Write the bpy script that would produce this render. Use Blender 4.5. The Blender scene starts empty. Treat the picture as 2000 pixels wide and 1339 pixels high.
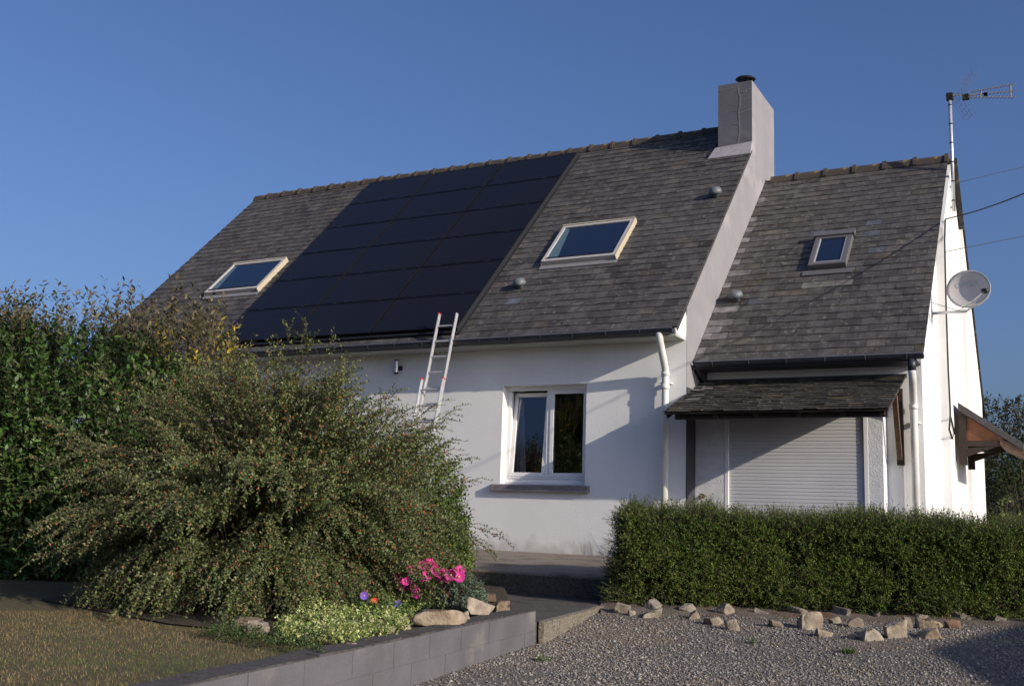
import bpy, math, random
import numpy as np
from mathutils import Vector, Matrix
random.seed(7); rng = np.random.default_rng(11)
SC = bpy.context.scene; COL = SC.collection
rad = math.radians

# ------------------------------------------------------------------ camera
YAW, PITCH, ROLL, FPX = rad(28.6232), rad(9.2136), rad(1.9029), 2032.52
CAM = np.array([4.626, -13.459, 0.5503])
FW = np.array([-math.sin(YAW)*math.cos(PITCH), math.cos(YAW)*math.cos(PITCH), math.sin(PITCH)])
_r = np.array([math.cos(YAW), math.sin(YAW), 0.0]); _u = np.cross(_r, FW)
RT = _r*math.cos(ROLL)+_u*math.sin(ROLL); UP = -_r*math.sin(ROLL)+_u*math.cos(ROLL)
cd = bpy.data.cameras.new('camera'); cam = bpy.data.objects.new('camera', cd); COL.objects.link(cam)
cd.sensor_width = 36.0; cd.lens = FPX/2000*36; cd.clip_end = 2000; cd.clip_start = .05
M = Matrix(((RT[0], UP[0], -FW[0], CAM[0]), (RT[1], UP[1], -FW[1], CAM[1]), (RT[2], UP[2], -FW[2], CAM[2]), (0, 0, 0, 1)))
cam.matrix_world = M; SC.camera = cam

# ------------------------------------------------------------------ world and sun
SUN_AZ, SUN_EL = rad(15.5), rad(19.5)      # azimuth measured from +X towards -Y
SD = np.array([math.cos(SUN_EL)*math.cos(SUN_AZ), -math.cos(SUN_EL)*math.sin(SUN_AZ), math.sin(SUN_EL)])
w = bpy.data.worlds.new('World'); SC.world = w; w.use_nodes = True
nt = w.node_tree; bg = nt.nodes['Background']
sky = nt.nodes.new('ShaderNodeTexSky'); sky.sky_type = 'NISHITA'; sky.sun_disc = False
sky.sun_elevation = SUN_EL; sky.sun_rotation = math.pi/2+SUN_AZ
sky.air_density = 1.0; sky.dust_density = 3.6; sky.ozone_density = 3.6; sky.altitude = 50
tn = nt.nodes.new('ShaderNodeMix'); tn.data_type = 'RGBA'; tn.blend_type = 'MULTIPLY'; tn.inputs[0].default_value = 1.0; tn.inputs[7].default_value = (.82, .90, 1.17, 1)   # camera white balance
nt.links.new(sky.outputs[0], tn.inputs[6]); nt.links.new(tn.outputs[2], bg.inputs[0]); bg.inputs[1].default_value = 0.108
sl = bpy.data.lights.new('sun', 'SUN'); sl.energy = 4.3; sl.angle = rad(.5); sl.color = (1.0, .88, .72)
so = bpy.data.objects.new('sun', sl); COL.objects.link(so); so.location = (12, -6, 12)
so.rotation_euler = Vector(SD).to_track_quat('Z', 'Y').to_euler()
SC.view_settings.view_transform = 'Standard'; SC.view_settings.look = 'None'
SC.view_settings.exposure = 0.08; SC.view_settings.gamma = 1.0

# ------------------------------------------------------------------ helpers
def at(px, py, x=None, y=None, z=None, d=None):
    v = FW+(px-1000)/FPX*RT-(py-669.5)/FPX*UP
    t = (x-CAM[0])/v[0] if x is not None else (y-CAM[1])/v[1] if y is not None else (z-CAM[2])/v[2] if z is not None else d
    return CAM+v*t

def tag(o, label=None, cat=None, group=None, kind=None):
    if label: o['label'] = label
    if cat: o['category'] = cat
    if group: o['group'] = group
    if kind: o['kind'] = kind
    return o
def thing(name, loc, label, cat, group=None):
    o = bpy.data.objects.new(name, None); COL.objects.link(o); o.location = loc; o.empty_display_size = .1
    return tag(o, label, cat, group)
def org(o):
    v = Vector((0, 0, 0))
    while o is not None: v += o.location; o = o.parent
    return v
def ortho(d):
    d = Vector(d).normalized(); a = Vector((0, 0, 1)) if abs(d.z) < .9 else Vector((1, 0, 0))
    u = d.cross(a).normalized(); return d, u, u.cross(d).normalized()
class MB:
    def __init__(s): s.v = []; s.f = []; s.m = []; s.c = []; s.col = (1, 1, 1, 1); s.mi = 0
    def face(s, idx): s.f.append(tuple(idx)); s.m.append(s.mi); s.c.append(s.col)
    def poly(s, pts): n = len(s.v); s.v += [tuple(p) for p in pts]; s.face(range(n, n+len(pts))); return s
    def hexa(s, p):   # 8 points: bottom 4 ccw, top 4
        n = len(s.v); s.v += [tuple(q) for q in p]
        for f in ((3, 2, 1, 0), (4, 5, 6, 7), (0, 1, 5, 4), (1, 2, 6, 5), (2, 3, 7, 6), (3, 0, 4, 7)): s.face([n+i for i in f])
        return s
    def box(s, x0, y0, z0, x1, y1, z1, fn=None):
        p = [(x0, y0, z0), (x1, y0, z0), (x1, y1, z0), (x0, y1, z0), (x0, y0, z1), (x1, y0, z1), (x1, y1, z1), (x0, y1, z1)]
        return s.hexa([fn(*q) for q in p] if fn else p)
    def prism(s, pts, off):   # polygon extruded by vector
        n = len(s.v); k = len(pts); o = Vector(off)
        s.v += [tuple(p) for p in pts]+[tuple(Vector(p)+o) for p in pts]
        s.face(range(n+k-1, n-1, -1)); s.face(range(n+k, n+2*k))
        for i in range(k): j = (i+1) % k; s.face((n+i, n+j, n+k+j, n+k+i))
        return s
    def tube(s, pts, r, seg=8, caps=True):
        pts = [Vector(p) for p in pts]; rr = r if isinstance(r, (list, tuple)) else [r]*len(pts); n0 = len(s.v)
        d, u, v = ortho(pts[1]-pts[0])
        for i, p in enumerate(pts):
            t = (pts[min(i+1, len(pts)-1)]-pts[max(i-1, 0)]).normalized()
            u = (u-t*u.dot(t)).normalized(); v = t.cross(u)
            for k in range(seg):
                a = 2*math.pi*k/seg; s.v.append(tuple(p+(u*math.cos(a)+v*math.sin(a))*rr[i]))
        for i in range(len(pts)-1):
            for k in range(seg):
                a = n0+i*seg+k; b = n0+i*seg+(k+1) % seg; s.face((a, b, b+seg, a+seg))
        if caps: s.face([n0+k for k in range(seg)][::-1]); s.face([n0+(len(pts)-1)*seg+k for k in range(seg)])
        return s
    def lathe(s, prof, c, axis=(0, 0, 1), seg=16):
        d, u, v = ortho(axis); c = Vector(c); n0 = len(s.v)
        for r, h in prof:
            for k in range(seg):
                a = 2*math.pi*k/seg; s.v.append(tuple(c+d*h+(u*math.cos(a)+v*math.sin(a))*r))
        for i in range(len(prof)-1):
            for k in range(seg):
                a = n0+i*seg+k; b = n0+i*seg+(k+1) % seg; s.face((a, b, b+seg, a+seg))
        s.face([n0+k for k in range(seg)][::-1]); s.face([n0+(len(prof)-1)*seg+k for k in range(seg)])
        return s
    def build(s, name, mats, parent=None, smooth=False, bevel=0, local=False):
        me = bpy.data.meshes.new(name); o0 = org(parent) if parent and not local else Vector((0, 0, 0))
        me.from_pydata([(a-o0.x, b-o0.y, c-o0.z) for a, b, c in s.v], [], s.f)
        for m in (mats if isinstance(mats, (list, tuple)) else [mats]): me.materials.append(m)
        me.polygons.foreach_set('material_index', s.m)
        if any(c != (1, 1, 1, 1) for c in s.c):
            at_ = me.color_attributes.new('Col', 'FLOAT_COLOR', 'CORNER')
            L = np.array([len(f) for f in s.f]); at_.data.foreach_set('color', np.repeat(np.array(s.c, np.float32), L, 0).ravel())
        if smooth: me.polygons.foreach_set('use_smooth', [True]*len(s.f))
        me.update(); o = bpy.data.objects.new(name, me); COL.objects.link(o)
        if parent: o.parent = parent
        if bevel:
            b = o.modifiers.new('bevel', 'BEVEL'); b.width = bevel; b.segments = 2; b.limit_method = 'ANGLE'
        return o
def npmesh(name, V, F, mat, parent=None, C=None, smooth=False):
    """V [n,3], F [m,k] all the same size, C [n,3] point colours"""
    me = bpy.data.meshes.new(name); V = np.asarray(V, np.float32).copy()
    if parent is not None: V -= np.array(org(parent), np.float32)
    n = len(V); m, k = F.shape
    me.vertices.add(n); me.vertices.foreach_set('co', V.ravel())
    me.loops.add(m*k); me.loops.foreach_set('vertex_index', F.astype(np.int32).ravel())
    me.polygons.add(m); me.polygons.foreach_set('loop_start', np.arange(0, m*k, k, dtype=np.int32))
    me.polygons.foreach_set('loop_total', np.full(m, k, np.int32))
    if C is not None:
        a = me.color_attributes.new('Col', 'FLOAT_COLOR', 'POINT')
        a.data.foreach_set('color', np.concatenate([C, np.ones((n, 1))], 1).astype(np.float32).ravel())
    me.materials.append(mat)
    if smooth: me.polygons.foreach_set('use_smooth', np.ones(m, bool))
    me.update(calc_edges=True)
    o = bpy.data.objects.new(name, me); COL.objects.link(o)
    if parent: o.parent = parent
    return o
def dup(o, loc=None, rot=None, scale=None, parent=None):
    c = o.copy(); COL.objects.link(c)
    if loc is not None: c.location = loc
    if rot is not None: c.rotation_euler = rot
    if scale is not None: c.scale = scale
    if parent is not None: c.parent = parent
    return c

# ------------------------------------------------------------------ materials
def mat(name, c1, c2=None, scale=8, rough=.7, bump=0, bscale=60, metal=0, attr=False, spec=.5, c3=None, scale3=2, th3=(.5, .6), tr=0, detail=6, bdist=.01, contrast=(.35, .65), amt=1.0):
    m = bpy.data.materials.new(name); m.use_nodes = True; N = m.node_tree.nodes; L = m.node_tree.links
    b = N['Principled BSDF']; b.inputs['Roughness'].default_value = rough; b.inputs['Metallic'].default_value = metal
    b.inputs['Specular IOR Level'].default_value = spec
    tc = N.new('ShaderNodeTexCoord'); out = None
    def noise(sc, det=detail):
        n = N.new('ShaderNodeTexNoise'); n.inputs['Scale'].default_value = sc; n.inputs['Detail'].default_value = det
        L.new(tc.outputs['Object'], n.inputs['Vector']); return n.outputs['Fac']
    def mr(o, a, c, lo=0, hi=1):
        r = N.new('ShaderNodeMapRange'); r.inputs[1].default_value = a; r.inputs[2].default_value = c
        r.inputs[3].default_value = lo; r.inputs[4].default_value = hi; L.new(o, r.inputs[0]); return r.outputs[0]
    def mix(f, A, B, mode='MIX'):
        x = N.new('ShaderNodeMix'); x.data_type = 'RGBA'; x.blend_type = mode
        if isinstance(f, (int, float)): x.inputs[0].default_value = f
        else: L.new(f, x.inputs[0])
        for i, q in ((6, A), (7, B)):
            if isinstance(q, tuple): x.inputs[i].default_value = (*q, 1)
            else: L.new(q, x.inputs[i])
        return x.outputs[2]
    col = None
    if attr:
        a = N.new('ShaderNodeAttribute'); a.attribute_name = 'Col'; col = a.outputs['Color']
        if c1 is not None: col = mix(1.0, col, c1, 'MULTIPLY')
    else: col = c1
    if c2 is not None:
        f = mr(noise(scale), *contrast, 0, amt)
        col = mix(f, col, c2, 'MULTIPLY' if attr else 'MIX')
    if c3 is not None: col = mix(mr(noise(scale3, 8), *th3), col, c3)
    if isinstance(col, tuple): b.inputs['Base Color'].default_value = (*col, 1)
    else: L.new(col, b.inputs['Base Color'])
    if bump:
        bn = N.new('ShaderNodeBump'); bn.inputs['Strength'].default_value = bump; bn.inputs['Distance'].default_value = bdist
        L.new(noise(bscale, 8), bn.inputs['Height']); L.new(bn.outputs[0], b.inputs['Normal'])
    if tr:
        t = N.new('ShaderNodeBsdfTranslucent'); s = N.new('ShaderNodeMixShader'); s.inputs[0].default_value = tr
        if isinstance(col, tuple): t.inputs[0].default_value = (*col, 1)
        else: L.new(col, t.inputs[0])
        L.new(b.outputs[0], s.inputs[1]); L.new(t.outputs[0], s.inputs[2]); L.new(s.outputs[0], N['Material Output'].inputs[0])
    return m
WALL = mat('white_render', (.82, .82, .81), (.76, .76, .75), 1.3, .85, .35, 55, bdist=.012)
WALLR = mat('rough_white_render', (.74, .74, .76), (.64, .65, .67), 9, .9, .7, 60, bdist=.008)
GREY = mat('grey_render', (.268, .262, .278), (.235, .230, .246), 2.5, .85, .3, 40, c3=(.34, .325, .34), scale3=1.4, th3=(.58, .72))
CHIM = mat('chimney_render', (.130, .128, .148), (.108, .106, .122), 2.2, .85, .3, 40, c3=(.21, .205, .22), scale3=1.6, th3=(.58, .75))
PALEM = mat('pale_mortar', (.40, .37, .39), (.32, .30, .32), 14, .9, .4, 60)
SLATE = mat('slate', None, (.58, .58, .57), 7, .72, .7, 70, attr=True, c3=(.17, .155, .125), scale3=13, th3=(.585, .70), contrast=(.38, .62), bdist=.006)
UNDER = mat('roof_underlay', (.035, .033, .032), None, rough=.9)
RIDGE = mat('ridge_clay', (.070, .055, .044), (.050, .042, .036), 9, .85, .5, 50, c3=(.24, .17, .05), scale3=5, th3=(.62, .70))
WHITEP = mat('white_plastic', (.80, .80, .80), None, rough=.35)
WHITEPV = mat('shutter_plastic', (.60, .60, .63), (.55, .55, .58), 1.5, .45)
PIPEW = mat('pipe_white_paint', (.78, .78, .76), (.66, .66, .62), 5, .45)
ZINC = mat('zinc_gutter', (.060, .066, .085), (.042, .046, .06), 6, .42, .1, 30, metal=.35)
ZINCL = mat('gutter_lip', (.32, .33, .36), None, rough=.4, metal=.5)
SILL = mat('sill_concrete', (.20, .185, .205), (.16, .145, .16), 14, .85, .5, 70)
WOODD = mat('dark_wood', (.040, .024, .018), (.022, .014, .011), 18, .75, .4, 40)
WOODO = mat('orange_wood', (.22, .082, .032), (.15, .056, .024), 12, .6, .2, 40)
WOODB = mat('brown_wood', (.16, .095, .055), (.09, .05, .03), 12, .7, .3, 40)
BLACKM = mat('black_metal', (.012, .011, .011), None, rough=.55)
ALU = mat('aluminium', (.60, .60, .61), (.48, .48, .49), 20, .42, .1, 80, metal=.4)
STEEL = mat('brushed_steel', (.55, .55, .57), None, rough=.3, metal=.9)
GALV = mat('galvanised_steel', (.62, .64, .66), None, rough=.35, metal=.5)
REDP = mat('red_plastic', (.55, .03, .02), None, rough=.5)
CREAM = mat('cream_flashing', (.50, .48, .46), (.42, .40, .37), 20, .5)
TAPE = mat('yellowed_edge', (.50, .46, .38), (.44, .37, .25), 20, .6)
GREYV = mat('grey_frame', (.13, .125, .13), None, rough=.45)
CAP = mat('vent_cap_zinc', (.15, .17, .18), (.10, .12, .125), 20, .5)
CABLE = mat('black_cable', (.012, .012, .013), None, rough=.6)
CABLEG = mat('grey_cable', (.16, .16, .17), None, rough=.6)
DISH = mat('dish_enamel', (.50, .49, .48), None, rough=.5)
DISHT = mat('faded_blue_ink', (.36, .43, .48), None, rough=.5)
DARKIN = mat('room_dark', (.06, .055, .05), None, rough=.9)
CURT = mat('curtain', (.85, .85, .82), None, rough=.9, tr=.3)
CONC = mat('concrete_terrace', (.29, .24, .19), (.19, .16, .13), 40, .9, .7, 70, c3=(.10, .085, .07), scale3=3, th3=(.5, .75), bdist=.02)
CONCD = mat('shaded_mossy_concrete', (.11, .10, .088), (.06, .056, .05), 30, .95, .8, 60, c3=(.035, .038, .025), scale3=5, th3=(.5, .7), bdist=.02)  # on the step face its darkness stands in for hedge shade
KERB = mat('exposed_kerb', (.30, .26, .205), (.15, .13, .105), 50, .95, 1.0, 60, bdist=.03, c3=(.10, .095, .07), scale3=6, th3=(.56, .7))
BLOCKM = mat('painted_block', (.128, .122, .137), (.098, .095, .105), 3.5, .9, .7, 60, c3=(.19, .175, .165), scale3=2.2, th3=(.60, .74), bdist=.01)
BLOCKT = mat('dirty_block_top', (.085, .078, .078), (.045, .042, .038), 25, .95, .7, 70)
SOIL = mat('soil', (.075, .052, .036), (.035, .026, .018), 22, .95, .9, 60, bdist=.03)
GRAV = mat('gravel_bed', (.21, .185, .165), (.12, .108, .10), 55, .95, 1.0, 80, c3=(.26, .195, .14), scale3=.9, th3=(.48, .62), bdist=.03)
LAWN = mat('dry_lawn', (.145, .115, .05), (.085, .085, .034), 4, .95, .9, 90, c3=(.10, .06, .035), scale3=22, th3=(.5, .65), bdist=.03)
STONE = mat('field_stone', None, (.62, .60, .58), 14, .9, .8, 45, attr=True, bdist=.012)
PEB = mat('gravel_stone', None, None, rough=.85, attr=True)
LEAF = mat('leaf', None, None, rough=.6, attr=True, spec=.16, tr=.12)
LEAFG = mat('glossy_leaf', None, None, rough=.5, attr=True, spec=.35, tr=.08)
BARK = mat('bark', (.085, .062, .042), (.045, .034, .025), 30, .9, .5, 60)
TWIG = mat('twig', (.11, .088, .058), (.06, .05, .034), 30, .85)
BERRY = mat('berry', (.42, .085, .03), None, rough=.4)
PETAL = mat('petal', None, None, rough=.6, attr=True, tr=.25)
def stain(m, zlo, zhi, colr, extra=None):
    N = m.node_tree.nodes; L = m.node_tree.links; b = N['Principled BSDF']; old = b.inputs['Base Color'].links[0].from_socket
    tc = N.new('ShaderNodeTexCoord'); sp = N.new('ShaderNodeSeparateXYZ'); L.new(tc.outputs['Object'], sp.inputs[0])
    n = N.new('ShaderNodeTexNoise'); n.inputs['Scale'].default_value = 5; n.inputs['Detail'].default_value = 9; L.new(tc.outputs['Object'], n.inputs['Vector'])
    a = N.new('ShaderNodeMath'); a.operation = 'MULTIPLY_ADD'; a.inputs[1].default_value = -.55; L.new(n.outputs['Fac'], a.inputs[0]); L.new(sp.outputs['Z'], a.inputs[2])
    r = N.new('ShaderNodeMapRange'); r.inputs[1].default_value = zlo-.28; r.inputs[2].default_value = zhi-.28; r.inputs[3].default_value = .75; r.inputs[4].default_value = 0; L.new(a.outputs[0], r.inputs[0])
    x = N.new('ShaderNodeMix'); x.data_type = 'RGBA'; x.inputs[7].default_value = (*colr, 1); L.new(r.outputs[0], x.inputs[0]); L.new(old, x.inputs[6])
    # thin vertical run marks
    mp = N.new('ShaderNodeMapping'); mp.inputs['Scale'].default_value = (7, 7, .35); L.new(tc.outputs['Object'], mp.inputs[0])
    n2 = N.new('ShaderNodeTexNoise'); n2.inputs['Scale'].default_value = 1.6; n2.inputs['Detail'].default_value = 5; L.new(mp.outputs[0], n2.inputs['Vector'])
    r2 = N.new('ShaderNodeMapRange'); r2.inputs[1].default_value = .58; r2.inputs[2].default_value = .80; r2.inputs[4].default_value = .17; L.new(n2.outputs['Fac'], r2.inputs[0])
    y = N.new('ShaderNodeMix'); y.data_type = 'RGBA'; y.inputs[7].default_value = (colr[0]*1.3, colr[1]*1.3, colr[2]*1.3, 1); L.new(r2.outputs[0], y.inputs[0]); L.new(x.outputs[2], y.inputs[6]); L.new(y.outputs[2], b.inputs['Base Color'])
stain(WALL, .02, .20, (.50, .48, .44))
def glass(name, tint=(.02, .03, .05), rough=.03, trans=0.0, spec=.5, coat=0):
    m = bpy.data.materials.new(name); m.use_nodes = True; N = m.node_tree.nodes; L = m.node_tree.links
    b = N['Principled BSDF']; b.inputs['Base Color'].default_value = (*tint, 1); b.inputs['Roughness'].default_value = rough
    b.inputs['Specular IOR Level'].default_value = spec; b.inputs['IOR'].default_value = 1.5; b.inputs['Coat Weight'].default_value = coat
    if trans:
        t = N.new('ShaderNodeBsdfTransparent'); t.inputs[0].default_value = (.85, .87, .88, 1)
        g = N.new('ShaderNodeBsdfGlossy'); g.inputs['Roughness'].default_value = rough; g.inputs[0].default_value = (1, 1, 1, 1)
        fr = N.new('ShaderNodeFresnel'); fr.inputs[0].default_value = 1.55
        mu = N.new('ShaderNodeMath'); mu.operation = 'MULTIPLY_ADD'; mu.inputs[1].default_value = 1.9; mu.inputs[2].default_value = .04; mu.use_clamp = True
        s = N.new('ShaderNodeMixShader'); L.new(fr.outputs[0], mu.inputs[0]); L.new(mu.outputs[0], s.inputs[0])
        L.new(t.outputs[0], s.inputs[1]); L.new(g.outputs[0], s.inputs[2]); L.new(s.outputs[0], N['Material Output'].inputs[0])
    return m
PANE = glass('window_glass', trans=1)
ROOFGL = glass('roof_window_glass', (.012, .022, .05), .06, coat=.3)
ROOFGL2 = glass('blind_behind_glass', (.10, .16, .19), .12)
# solar glass with faint cell rows
def solar():
    m = bpy.data.materials.new('solar_glass'); m.use_nodes = True; N = m.node_tree.nodes; L = m.node_tree.links
    b = N['Principled BSDF']; b.inputs['Roughness'].default_value = .22; b.inputs['Specular IOR Level'].default_value = .18
    tc = N.new('ShaderNodeTexCoord'); mp = N.new('ShaderNodeMapping'); L.new(tc.outputs['UV'], mp.inputs[0])
    wv = N.new('ShaderNodeTexWave'); wv.wave_type = 'BANDS'; wv.bands_direction = 'Y'; wv.inputs['Scale'].default_value = 4.0
    L.new(mp.outputs[0], wv.inputs[0])
    r = N.new('ShaderNodeMapRange'); r.inputs[1].default_value = .0; r.inputs[2].default_value = .2; L.new(wv.outputs['Fac'], r.inputs[0])
    x = N.new('ShaderNodeMix'); x.data_type = 'RGBA'; x.inputs[6].default_value = (.016, .0145, .017, 1); x.inputs[7].default_value = (.009, .0085, .011, 1)
    L.new(r.outputs[0], x.inputs[0]); L.new(x.outputs[2], b.inputs['Base Color']); return m
SOLAR = solar()

# ------------------------------------------------------------------ ground, driveway, lawn, paths
GY = [-400, -42, -13.5, -5.4, -3.5, 0, 600]; GZ = [-1.3, -1.3, -.66, -.525, -.365, -.36, -.36]
def gz(y): return float(np.interp(y, GY, GZ))      # level of the gravel
g = MB(); g.col = (1, 1, 1, 1)
for a_, b_ in zip(range(len(GY)-1), range(1, len(GY))): g.poly([(-400, GY[a_], GZ[a_]), (400, GY[a_], GZ[a_]), (400, GY[b_], GZ[b_]), (-400, GY[b_], GZ[b_])])
tag(g.build('ground', GRAV), 'grey gravel and dusty earth ground in front of the house', kind='structure')
W0 = np.array([.573, -5.457]); WD = np.array([.114, -.9935]); WN = np.array([-.9935, -.114])   # WN points to the lawn side
def wp(s, n): return W0+WD*s+WN*n
KR = at(1167, 1184, z=-.35)
lawn = MB()
a = wp(-.0, .19); b = wp(30, .19)
lawn.poly([(a[0], a[1], -.285), (-1.1, -2.96, -.285), (-1.3, -2.9, -.285), (-60, -2.9, -.285), (-60, b[1], -.33), (b[0], b[1], -.33)][::-1])
tag(lawn.build('lawn', LAWN), 'dry brown and green lawn behind the grey block wall', kind='structure')
bl = MB(); bl.poly([(-60, -2.9, -.2855), (-60, 90, -.2), (-12.1, 90, -.2), (-12.1, -2.9, -.2855)][::-1])
tag(bl.build('rear_lawn', LAWN), 'grass ground beside the far end of the house', kind='structure')
bl = MB(); bl.poly([(3.4, 1.0, -.2), (90, 1.0, -.2), (90, 90, -.2), (3.4, 90, -.2)])
tag(bl.build('side_lawn', LAWN), 'grass ground to the right of the gable', kind='structure')
sb = MB()
sb.box(*[*wp(.05, .19)[:1]], 0, 0, 0, 0, 0) if False else None
sb.poly([(*wp(.02, .195), -.272), (*wp(2.6, .195), -.276), (-.9, -8.1, -.278), (-2.9, -7.6, -.278), (-3.6, -5.5, -.278), (-3.2, -3.0, -.278), (-1.12, -2.96, -.272)])
tag(sb.build('planting_bed', SOIL), 'dark soil planting bed under the spreading bush', kind='structure')
tr = MB(); tr.hexa([(-12, -2.9, -.7), (.45, -2.9, -.7), (1.3, .1, -.7), (-12, .1, -.7), (-12, -2.9, -.11), (.45, -2.9, -.11), (1.3, .0, -.004), (-12, .0, -.004)])
tr.hexa([(1.3, -1.1, -.7), (3.6, -1.1, -.7), (3.6, .7, -.7), (1.3, .7, -.7), (1.3, -1.1, -.04), (3.6, -1.1, -.04), (3.6, .7, -.02), (1.3, .7, -.02)])
tag(tr.build('terrace', CONC, bevel=.015), 'raised concrete terrace slab along the foot of the white wall', kind='structure')
sf = MB(); sf.box(-12, -2.925, -.7, .45, -2.903, -.135)  # dark sheet over the step front, hedge shade put into its colour
tag(sf.build('step_face', CONCD), 'dark stained face of the terrace step', kind='structure')
pa = MB(); pts = [(W0[0]-.19, W0[1]+.02), (W0[0]+.0, W0[1]+.0), (KR[0], KR[1]), (.7, -2.93), (-1.1, -2.93)]
pa.prism([(x, y, -.8) for x, y in pts], (0, 0, .45))
tag(pa.build('path', CONCD, bevel=.01), 'dark worn concrete path between bed and hedge', kind='structure')

def rock_mesh(seed, sub=2):
    r = np.random.default_rng(seed)
    import bmesh
    bm = bmesh.new(); bmesh.ops.create_icosphere(bm, subdivisions=sub, radius=1)
    P = [(Vector(a)+Vector(r.normal(size=3))*.22).normalized() for a in ((1, 0, 0), (-1, 0, 0), (0, 1, 0), (0, -1, 0), (0, 0, 1), (0, 0, -1))]+[Vector(r.normal(size=3)).normalized() for _ in range(6)]; D = [r.uniform(.38, .52) for _ in range(6)]+[r.uniform(.50, .68) for _ in range(6)]
    for v in bm.verts:
        for n, d in zip(P, D):
            k = v.co.dot(n)
            if k > d: v.co -= n*(k-d)
        v.co += Vector(r.normal(size=3))*.008
    V = np.array([v.co[:] for v in bm.verts]); F = np.array([[v.index for v in f.verts] for f in bm.faces]); bm.free()
    mx = np.abs(V).max(0); return V/mx, F
def stone(name, c, size, rz, colr, label, seed, tilt=0, cat='stone', group=None, z0=None):
    V, F = rock_mesh(seed, 3); V = V*np.array(size)*.5
    ct, st = math.cos(tilt), math.sin(tilt); V = V@np.array([[ct, 0, -st], [0, 1, 0], [st, 0, ct]])
    cz, sz = math.cos(rz), math.sin(rz); V = V@np.array([[cz, sz, 0], [-sz, cz, 0], [0, 0, 1]])
    r = np.random.default_rng(seed+5)
    C = (np.array(colr)*.72+.28*np.mean(colr))[None, :]*(1+r.normal(size=(len(V), 1))*.10)
    o = npmesh(name, V, F, STONE, None, np.clip(C, .01, .8)); o.location = c
    return tag(o, label, cat, group)

# ------------------------------------------------------------------ house
He, AL, Yr, LL, G = 3.0431, rad(44.9826), 4.0038, 11.7392, .42
Ye, He2, AL2, Yr2, Xe = .664, 2.6654, rad(43.9379), 4.1978, 3.003
S1 = (Yr+G)/math.cos(AL); S2 = (Yr2-Ye+G)/math.cos(AL2); Hr = He+(Yr+G)*math.tan(AL); Hr2 = He2+(Yr2-Ye+G)*math.tan(AL2)
YR1 = 2*Yr+G; YR2 = 2*Yr2-Ye+G
def RM(x, s, n=0): return (x, -G+s*math.cos(AL)-n*math.sin(AL), He+s*math.sin(AL)+n*math.cos(AL))
def RE(x, s, n=0): return (x, Ye-G+s*math.cos(AL2)-n*math.sin(AL2), He2+s*math.sin(AL2)+n*math.cos(AL2))
HO = thing('house', (-4, 4, 0), 'white rendered house with dark slate roofs and grey chimney', 'house')
wx0, wx1, wz0, wz1 = -2.8434, -1.4828, .9531, 2.3931
w = MB()
xl, zt = -LL+.08, He+.25
def wallbox(m, x0, z0, x1, z1, y0=0, y1=.28): m.box(x0, y0, z0, x1, y1, z1)
# front wall with opening: one shell
def frame_face(m, X0, Z0, X1, Z1, x0, z0, x1, z1, y, ny):
    for q in ([(X0, Z0), (X1, Z0), (x1, z0), (x0, z0)], [(X1, Z0), (X1, Z1), (x1, z1), (x1, z0)], [(X1, Z1), (X0, Z1), (x0, z1), (x1, z1)], [(X0, Z1), (X0, Z0), (x0, z0), (x0, z1)]):
        m.poly([(a, y, b) for a, b in (q if ny < 0 else q[::-1])])
XR = -.003
frame_face(w, xl, -.3, XR, zt, wx0, wz0, wx1, wz1, 0, -1)
frame_face(w, xl, -.3, XR, zt, wx0, wz0, wx1, wz1, .28, 1)
for p, q in (((wx0, wz0), (wx1, wz0)), ((wx1, wz0), (wx1, wz1)), ((wx1, wz1), (wx0, wz1)), ((wx0, wz1), (wx0, wz0))):
    w.poly([(p[0], 0, p[1]), (q[0], 0, q[1]), (q[0], .28, q[1]), (p[0], .28, p[1])])
# left gable, rear wall
w.prism([(xl, .004, -.3), (xl, YR1-.36, -.3), (xl, YR1-.36, zt-.05), (xl, Yr, Hr-.16), (xl, .004, He+.32)], (.25, 0, 0))
w.box(xl+.25, YR1-.36-.25, -.3, XR-.2, YR1-.36, He+.2)
w.build('wall', WALL, HO)
gw = MB(); gtop = lambda y: He-.07+(y+G)*math.tan(AL) if y < Yr else Hr-.07-(y-Yr)*math.tan(AL)
gw.prism([(0, .004, -.3), (0, YR1-.36, -.3), (0, YR1-.36, gtop(YR1-.36)), (0, 4.7973, gtop(4.7973)), (0, 4.7973, 6.2), (0, 3.3227, 6.2), (0, 3.3227, gtop(3.3227)), (0, .004, gtop(.004))], (-.22, 0, 0))
tag(gw.build('gable_wall', GREY, HO), 'grey painted gable wall rising between the two roofs')
so_ = MB(); so_.box(-LL+.02, -G+.02, He-.10, -.02, -.004, He-.07); so_.build('soffit', mat('soffit_paint', (.40, .41, .38), None, rough=.8), HO)
fb = MB(); fb.prism([(-.016, -.38, He-.06), (-.016, -.02, He-.1), (-.016, .05, He+.33), (-.016, -.40, He+.0)], (-.02, 0, 0)); fb.build('bargeboard', WALL, HO)

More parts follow.
